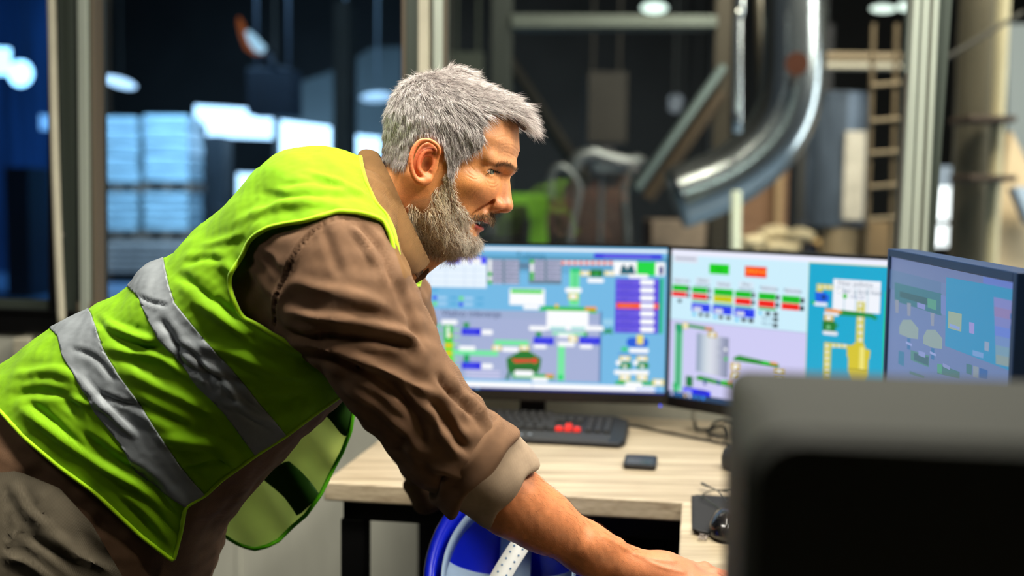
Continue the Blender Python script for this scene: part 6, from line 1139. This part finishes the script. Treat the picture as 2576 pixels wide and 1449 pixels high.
# middle pane
gs = mat('grey_steel', (84, 92, 88), .5, .3, noise=.12, nscale=3); ds = mat('dark_steel', (40, 38, 34), .55, .3, noise=.2, nscale=3)
struct_like = lambda *a, **k: vbox(*a, **k)
def beam(p0, p1, D0, D1, r, name, m, label, cat, n=4): return tag(MB().tube([P(*p0, D0), P(*p1, D1)], r, n).build(name, m, bevel=0), label, cat)
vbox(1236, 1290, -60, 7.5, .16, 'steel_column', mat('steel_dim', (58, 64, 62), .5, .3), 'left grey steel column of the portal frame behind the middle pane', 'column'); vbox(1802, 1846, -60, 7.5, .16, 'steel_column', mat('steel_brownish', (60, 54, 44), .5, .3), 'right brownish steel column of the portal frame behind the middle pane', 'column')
tag(MB().add([P(1285, 34, 7.5), P(1805, 38, 7.5), P(1805, 68, 7.5), P(1285, 70, 7.5)]+[v+cF*.14 for v in (P(1285, 34, 7.5), P(1805, 38, 7.5), P(1805, 68, 7.5), P(1285, 70, 7.5))], [(0, 3, 2, 1), (4, 5, 6, 7), (0, 1, 5, 4), (2, 3, 7, 6), (1, 2, 6, 5), (3, 0, 4, 7)]).build('cross_beam', gs, bevel=.01), 'grey horizontal steel beam joining the portal columns', 'beam')
beam((1820, 170), (1600, 478), 7.5, 7.2, .034, 'diagonal_brace', mat('steel_teal', (72, 86, 88), .4, .4), 'upper bluish grey diagonal brace against the right portal column', 'brace', 8); beam((1815, 235), (1630, 500), 7.55, 7.6, .045, 'diagonal_brace', mat('brown_steel', (74, 60, 44), .6), 'lower brown diagonal brace against the right portal column', 'brace', 8)
beam((1275, 150), (1470, 450), 7.6, 8.4, .05, 'diagonal_brace', ds, 'dim diagonal brace behind the man\'s forehead', 'brace', 8)
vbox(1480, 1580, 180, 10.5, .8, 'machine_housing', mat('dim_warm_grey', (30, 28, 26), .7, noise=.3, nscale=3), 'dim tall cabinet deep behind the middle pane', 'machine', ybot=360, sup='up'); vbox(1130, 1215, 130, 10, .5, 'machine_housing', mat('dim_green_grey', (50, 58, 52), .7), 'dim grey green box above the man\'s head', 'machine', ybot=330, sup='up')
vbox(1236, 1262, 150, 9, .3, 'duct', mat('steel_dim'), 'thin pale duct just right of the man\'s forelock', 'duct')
# arched pipe rig
pipem = mat('dull_pipe', (110, 116, 120), .35, .7)
for D_, pts, r_, l in ((8, ((1432, 640), (1440, 560), (1456, 480), (1440, 440), (1410, 420), (1388, 440), (1384, 500)), .030, 'bent dull pipe left of the arched pipe rig'), (8, ((1578, 640), (1576, 560), (1570, 480), (1590, 430), (1622, 400)), .030, 'bent dull pipe right of the arched pipe rig'), (8.03, ((1440, 430), (1455, 400), (1490, 388), (1530, 400), (1575, 410), (1610, 405)), .055, 'thick arched duct joining the two bent pipes')):
    tag(MB().tube(spl(([P(pts[0][0], 640, D_)*[1, 1, 0]] if l[:4] == 'bent' else [])+[P(x, y, D_) for x, y in pts], 6), r_, 12).build('bent_pipe', pipem, smooth=True), l, 'pipe')
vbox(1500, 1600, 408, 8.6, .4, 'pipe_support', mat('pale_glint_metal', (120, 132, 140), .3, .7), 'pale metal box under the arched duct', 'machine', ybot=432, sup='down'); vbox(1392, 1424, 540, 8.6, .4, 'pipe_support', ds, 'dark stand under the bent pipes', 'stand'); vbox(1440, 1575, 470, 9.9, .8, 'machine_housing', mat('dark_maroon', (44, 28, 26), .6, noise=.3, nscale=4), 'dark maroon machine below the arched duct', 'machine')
grn = mat('machine_green', (96, 156, 30), .5, noise=.25, nscale=6)
t = empty('green_machine', P(1330, 600, 8.4)*[1, 1, 0], 'bright green machine frame behind the man\'s nose', 'machine')
for q in ([(1240, 484), (1385, 488), (1380, 508), (1240, 516)], [(1322, 500), (1380, 500), (1374, 560), (1380, 660), (1328, 660), (1336, 560)]):
    q_ = [P(x, y, 8.4) for x, y in q]; n = len(q_); V = q_+[v+cF*.12 for v in q_]; mkobj('frame', V, [tuple(range(n)), tuple(range(n, 2*n))[::-1]]+[(i, i+n, (i+1) % n+n, (i+1) % n) for i in range(n)], grn, t)
mb = MB(); q = P(1350, 660, 8.45); mb.tube([q, q*[1, 1, 0]], .06, 8); mb.build('leg', grn, t)
vbox(1380, 1440, 500, 9.15, .5, 'machine_housing', mat('maroon_paint', (60, 26, 30), .6, noise=.3, nscale=5), 'maroon machine beside the green frame', 'machine'); vbox(1240, 1322, 516, 8.7, .3, 'machine_housing', mat('black_gap', (20, 18, 16), .7), 'dark machine body inside the green frame', 'machine'); vbox(1252, 1262, 575, 8.1, .1, 'post', mat('pale_post', (140, 140, 140), .5), 'short pale post below the green frame', 'post')
vbox(1640, 1790, 555, 9.2, .6, 'machine_housing', mat('mixed_pale', (112, 98, 86), .5, noise=.5, nscale=5), 'pale cluttered machine low in front of the braces', 'machine')
# right: curved bright duct
chrome = mat('galvanised_duct', (176, 182, 186), .22, .95, bump=.4, bscale=14); chr2 = mat('dull_galvanised', (96, 98, 92), .35, .8, bump=.3, bscale=10)
vbox(-120, 128, -300, 16.5, .12, 'blue_haze_sheet', mat('blue_haze', (34, 64, 100), .45, noise=.55, nscale=1.3, stretch=(5, 5, .35)), 'streaky blue plastic curtain hanging behind the far left pane', 'curtain', ybot=705)  # added backdrop, the pane's bluish haze put into its colour
D_ = 6.2; cen = [(1998, -160), (1998, 60), (1995, 200), (1975, 290), (1930, 365), (1870, 420), (1800, 462), (1700, 500)]
tag(MB().tube(spl([P(x, y, D_) for x, y in cen], 8), .175, 28).build('curved_duct', chrome, smooth=True), 'big shiny galvanised duct curving down to the left behind the middle pane', 'duct')
tag(MB().tube(spl([P(x, y, 5.6) for x, y in ((1858, -80), (1862, 20), (1872, 2), (1885, -20))][:2]+[P(1856, 60, 5.6), P(1855, 335, 5.6)], 4), .024, 14).build('chrome_pipe', mat('bright_chrome', (230, 234, 236), .16, .9), smooth=True), 'slim chrome pipe hanging left of the curved duct', 'pipe')
tag(MB().tube([P(1852, 480, 5.6), P(1848, 900, 5.6)*[1, 1, 0]], .026, 14).build('pale_post', mat('pale_green_white', (206, 216, 200), .4), smooth=True), 'pale upright post below the curved duct', 'post')
for x, w_, D2, c, l in ((1915, 30, 7.5, (60, 56, 48), 'thin dark vertical duct inside the curve of the big duct'), (1955, 26, 7.4, (78, 74, 62), 'second thin vertical duct inside the curve of the big duct')): tag(MB().tube([P(x, -80, D2), P(x, 300, D2)], w_/2*D2/FPX, 14).build('vertical_duct', mat('duct_%d' % c[0], c, .4, .5), smooth=True), l, 'duct')
tag(MB().tube([P(2005, 160, 5.95), P(2005, 160, 5.85)], .06, 18).build('rust_cap', mat('rust', (92, 48, 30), .7)), 'rust coloured round cap on the big curved duct', 'cap')
brick = mat('terracotta_wall', (138, 104, 80), .8, noise=.2, nscale=2, stretch=(1, 1, 12))
vbox(1856, 2010, 380, 12, .3, 'partition_wall', brick, 'terracotta coloured partition behind the pale post', 'partition'); vbox(1955, 1974, 380, 11.8, .1, 'post', mat('tan_post', (176, 146, 110), .7), 'tan post in front of the terracotta partition', 'post')
vbox(2008, 2036, 300, 10, .3, 'dark_post', mat('black_steel', (18, 18, 18), .6), 'black post right of the terracotta partition', 'post')
tankm = mat('blue_grey_tank', (92, 104, 122), .35, .5, noise=.35, nscale=3, stretch=(4, 4, .7), bump=.2, bscale=6)
def vcyl(xc, wpx, ytop, D, name, m, label, cat, ybot=None): a = P(xc, ytop, D); zb = 0 if ybot is None else P(xc, ybot, D)[2]; return tag(MB().tube([(a[0], a[1], a[2]), (a[0], a[1], zb)], wpx/2*D/FPX, 28).build(name, m, smooth=False, bevel=.01), label, cat)
vcyl(2112, 150, 236, 8.5, 'tank', tankm, 'blue grey cylindrical tank between the curved duct and the right post', 'tank', ybot=570)
vcyl(2112, 90, 570, 8.5, 'tank_stand', mat('tan_stand', (128, 112, 88), .6), 'tan round stand under the blue grey tank', 'stand')
vbox(2128, 2180, 330, 8.235, .05, 'label_plate', mat('cream_label', (176, 170, 160), .5, noise=.2, nscale=6), 'cream plate on the front of the blue grey tank', 'plate', ybot=555)
vbox(2040, 2100, 60, 11, .4, 'machine_housing', mat('dim_slate', (48, 48, 54), .7), 'dim slate coloured housing behind the blue grey tank', 'machine', ybot=240, sup='up')
for y0, y1, l in ((132, 150, 'upper tan beam between duct and right post'), (158, 172, 'lower pale beam between duct and right post')): vbox(2078, 2270, y0, 8.0, .1, 'cross_beam', mat('tan_beam_%d' % y0, (112, 98, 78) if y0 < 150 else (158, 152, 138), .6), l, 'beam', ybot=y1)
t = empty('ladder', P(2232, 700, 6.8)*[1, 1, 0], 'tan steel ladder left of the right window post', 'ladder'); lm = mat('ladder_tan', (104, 90, 70), .6, noise=.15, nscale=5)
for xa, xb in ((2198, 2180), (2256, 2246)): MB().tube([P(xa, 60, 6.8), np.array([*P(xb, 660, 6.8)[:2], 0])], .015, 8).build('rail', lm, t)
for y in (215, 222+82, 386, 470, 552): a = P(2196-(y/60), y, 6.78); b = P(2270-(y/50), y-6, 6.78); MB().tube([a, b], .012, 8).build('rung', mat('rung_pale', (140, 124, 100), .6), t)
vbox(2180, 2290, 560, 9, .5, 'crate', mat('tan_crate', (120, 98, 70), .8, noise=.2, nscale=3), 'tan crate low behind the ladder', 'crate')
# bags
bagm = mat('cream_sack', (196, 182, 152), .8, noise=.25, nscale=5)
for i, (x, y, w_, h_, c) in enumerate(((1895, 606, 70, 30, 0), (1950, 588, 90, 36, 0), (2015, 592, 70, 32, 0), (1968, 622, 110, 28, 0), (1890, 630, 90, 24, 0), (2050, 622, 40, 40, 1))):
    D3 = 9+.3*(i % 3); cc = P(x, y, D3); bm = bmesh.new(); bmesh.ops.create_uvsphere(bm, u_segments=20, v_segments=12, radius=1); hw, hh = w_/2*D3/FPX, h_/2*D3/FPX
    V = [cc+np.array([math.copysign(abs(v.co.x)**.7, v.co.x)*hw*.92, math.copysign(abs(v.co.y)**.7, v.co.y)*.14, math.copysign(abs(v.co.z)**.8, v.co.z)*hh*1.05+.01*sin(5*v.co.x+i)]) for v in bm.verts]; F_ = [tuple(q.index for q in f_.verts) for f_ in bm.faces]; bm.free()
    tag(mkobj('sack', V, F_, bagm if not c else mat('tan_sack', (206, 170, 116), .7), smooth=True), ('plump cream sack in the pile under the terracotta partition', 'small tan sack beside the cream sacks')[c], 'sack', 'pile of cream sacks' if not c else None)
vbox(1856, 2062, 650, 9, .6, 'sack_platform', mat('platform_grey', (120, 116, 100), .7), 'low grey platform carrying the cream sacks', 'platform')
vbox(2030, 2062, 612, 8.6, .2, 'bin', mat('navy_bin', (14, 22, 44), .6), 'small navy bin below the tan sack', 'bin')
# far right pane
vcyl(2480, 118, -80, 6.5, 'column_duct', mat('grey_brown_duct', (104, 98, 84), .45, .5, noise=.25, nscale=2, stretch=(4, 4, .5)), 'wide grey brown vertical duct behind the right pane', 'duct'); vcyl(2528, 34, -80, 6.2, 'column_duct', mat('cream_duct', (178, 168, 138), .5, noise=.12, nscale=3), 'slim cream vertical duct behind the right pane', 'duct')
vcyl(2402, 40, -80, 7.2, 'column_duct', mat('dim_green_duct', (66, 72, 66), .4, .5), 'narrow dim duct right beside the right window post', 'duct', ybot=-70) if False else None
beam((2575, 30), (2340, 170), 6.0, 6.0, .012, 'guy_rod', ds, 'thin dark rod crossing the ducts at top right', 'rod', 8)
for y, l in ((290, 'upper'), (440, 'lower')): vbox(2440, 2560, y, 6.1, .3, 'pipe_clamp', mat('brown_clamp', (60, 44, 34), .6), l+' brown clamp around the ducts at far right', 'clamp', ybot=y+16)
slab([(2545, 330), (2580, 400), (2700, 560), (2700, 700), (2500, 700), (2510, 560)], 7.2, .5, 'chute', mat('beige_chute', (196, 172, 138), .6, noise=.1, nscale=3), 'beige sloping chute at the far right edge', 'chute'); slab([(2552, 470), (2700, 470), (2700, 590), (2590, 560)], 6.9, .1, 'chute_window', mat('pale_blue_sheet', (150, 166, 186), .5), 'pale blue sheet in front of the beige chute', 'sheet')
vbox(2500, 2576, 640, 6.4, .3, 'low_machine', mat('dim_olive', (64, 60, 46), .7), 'dim olive box low at the far right edge', 'machine') if False else None
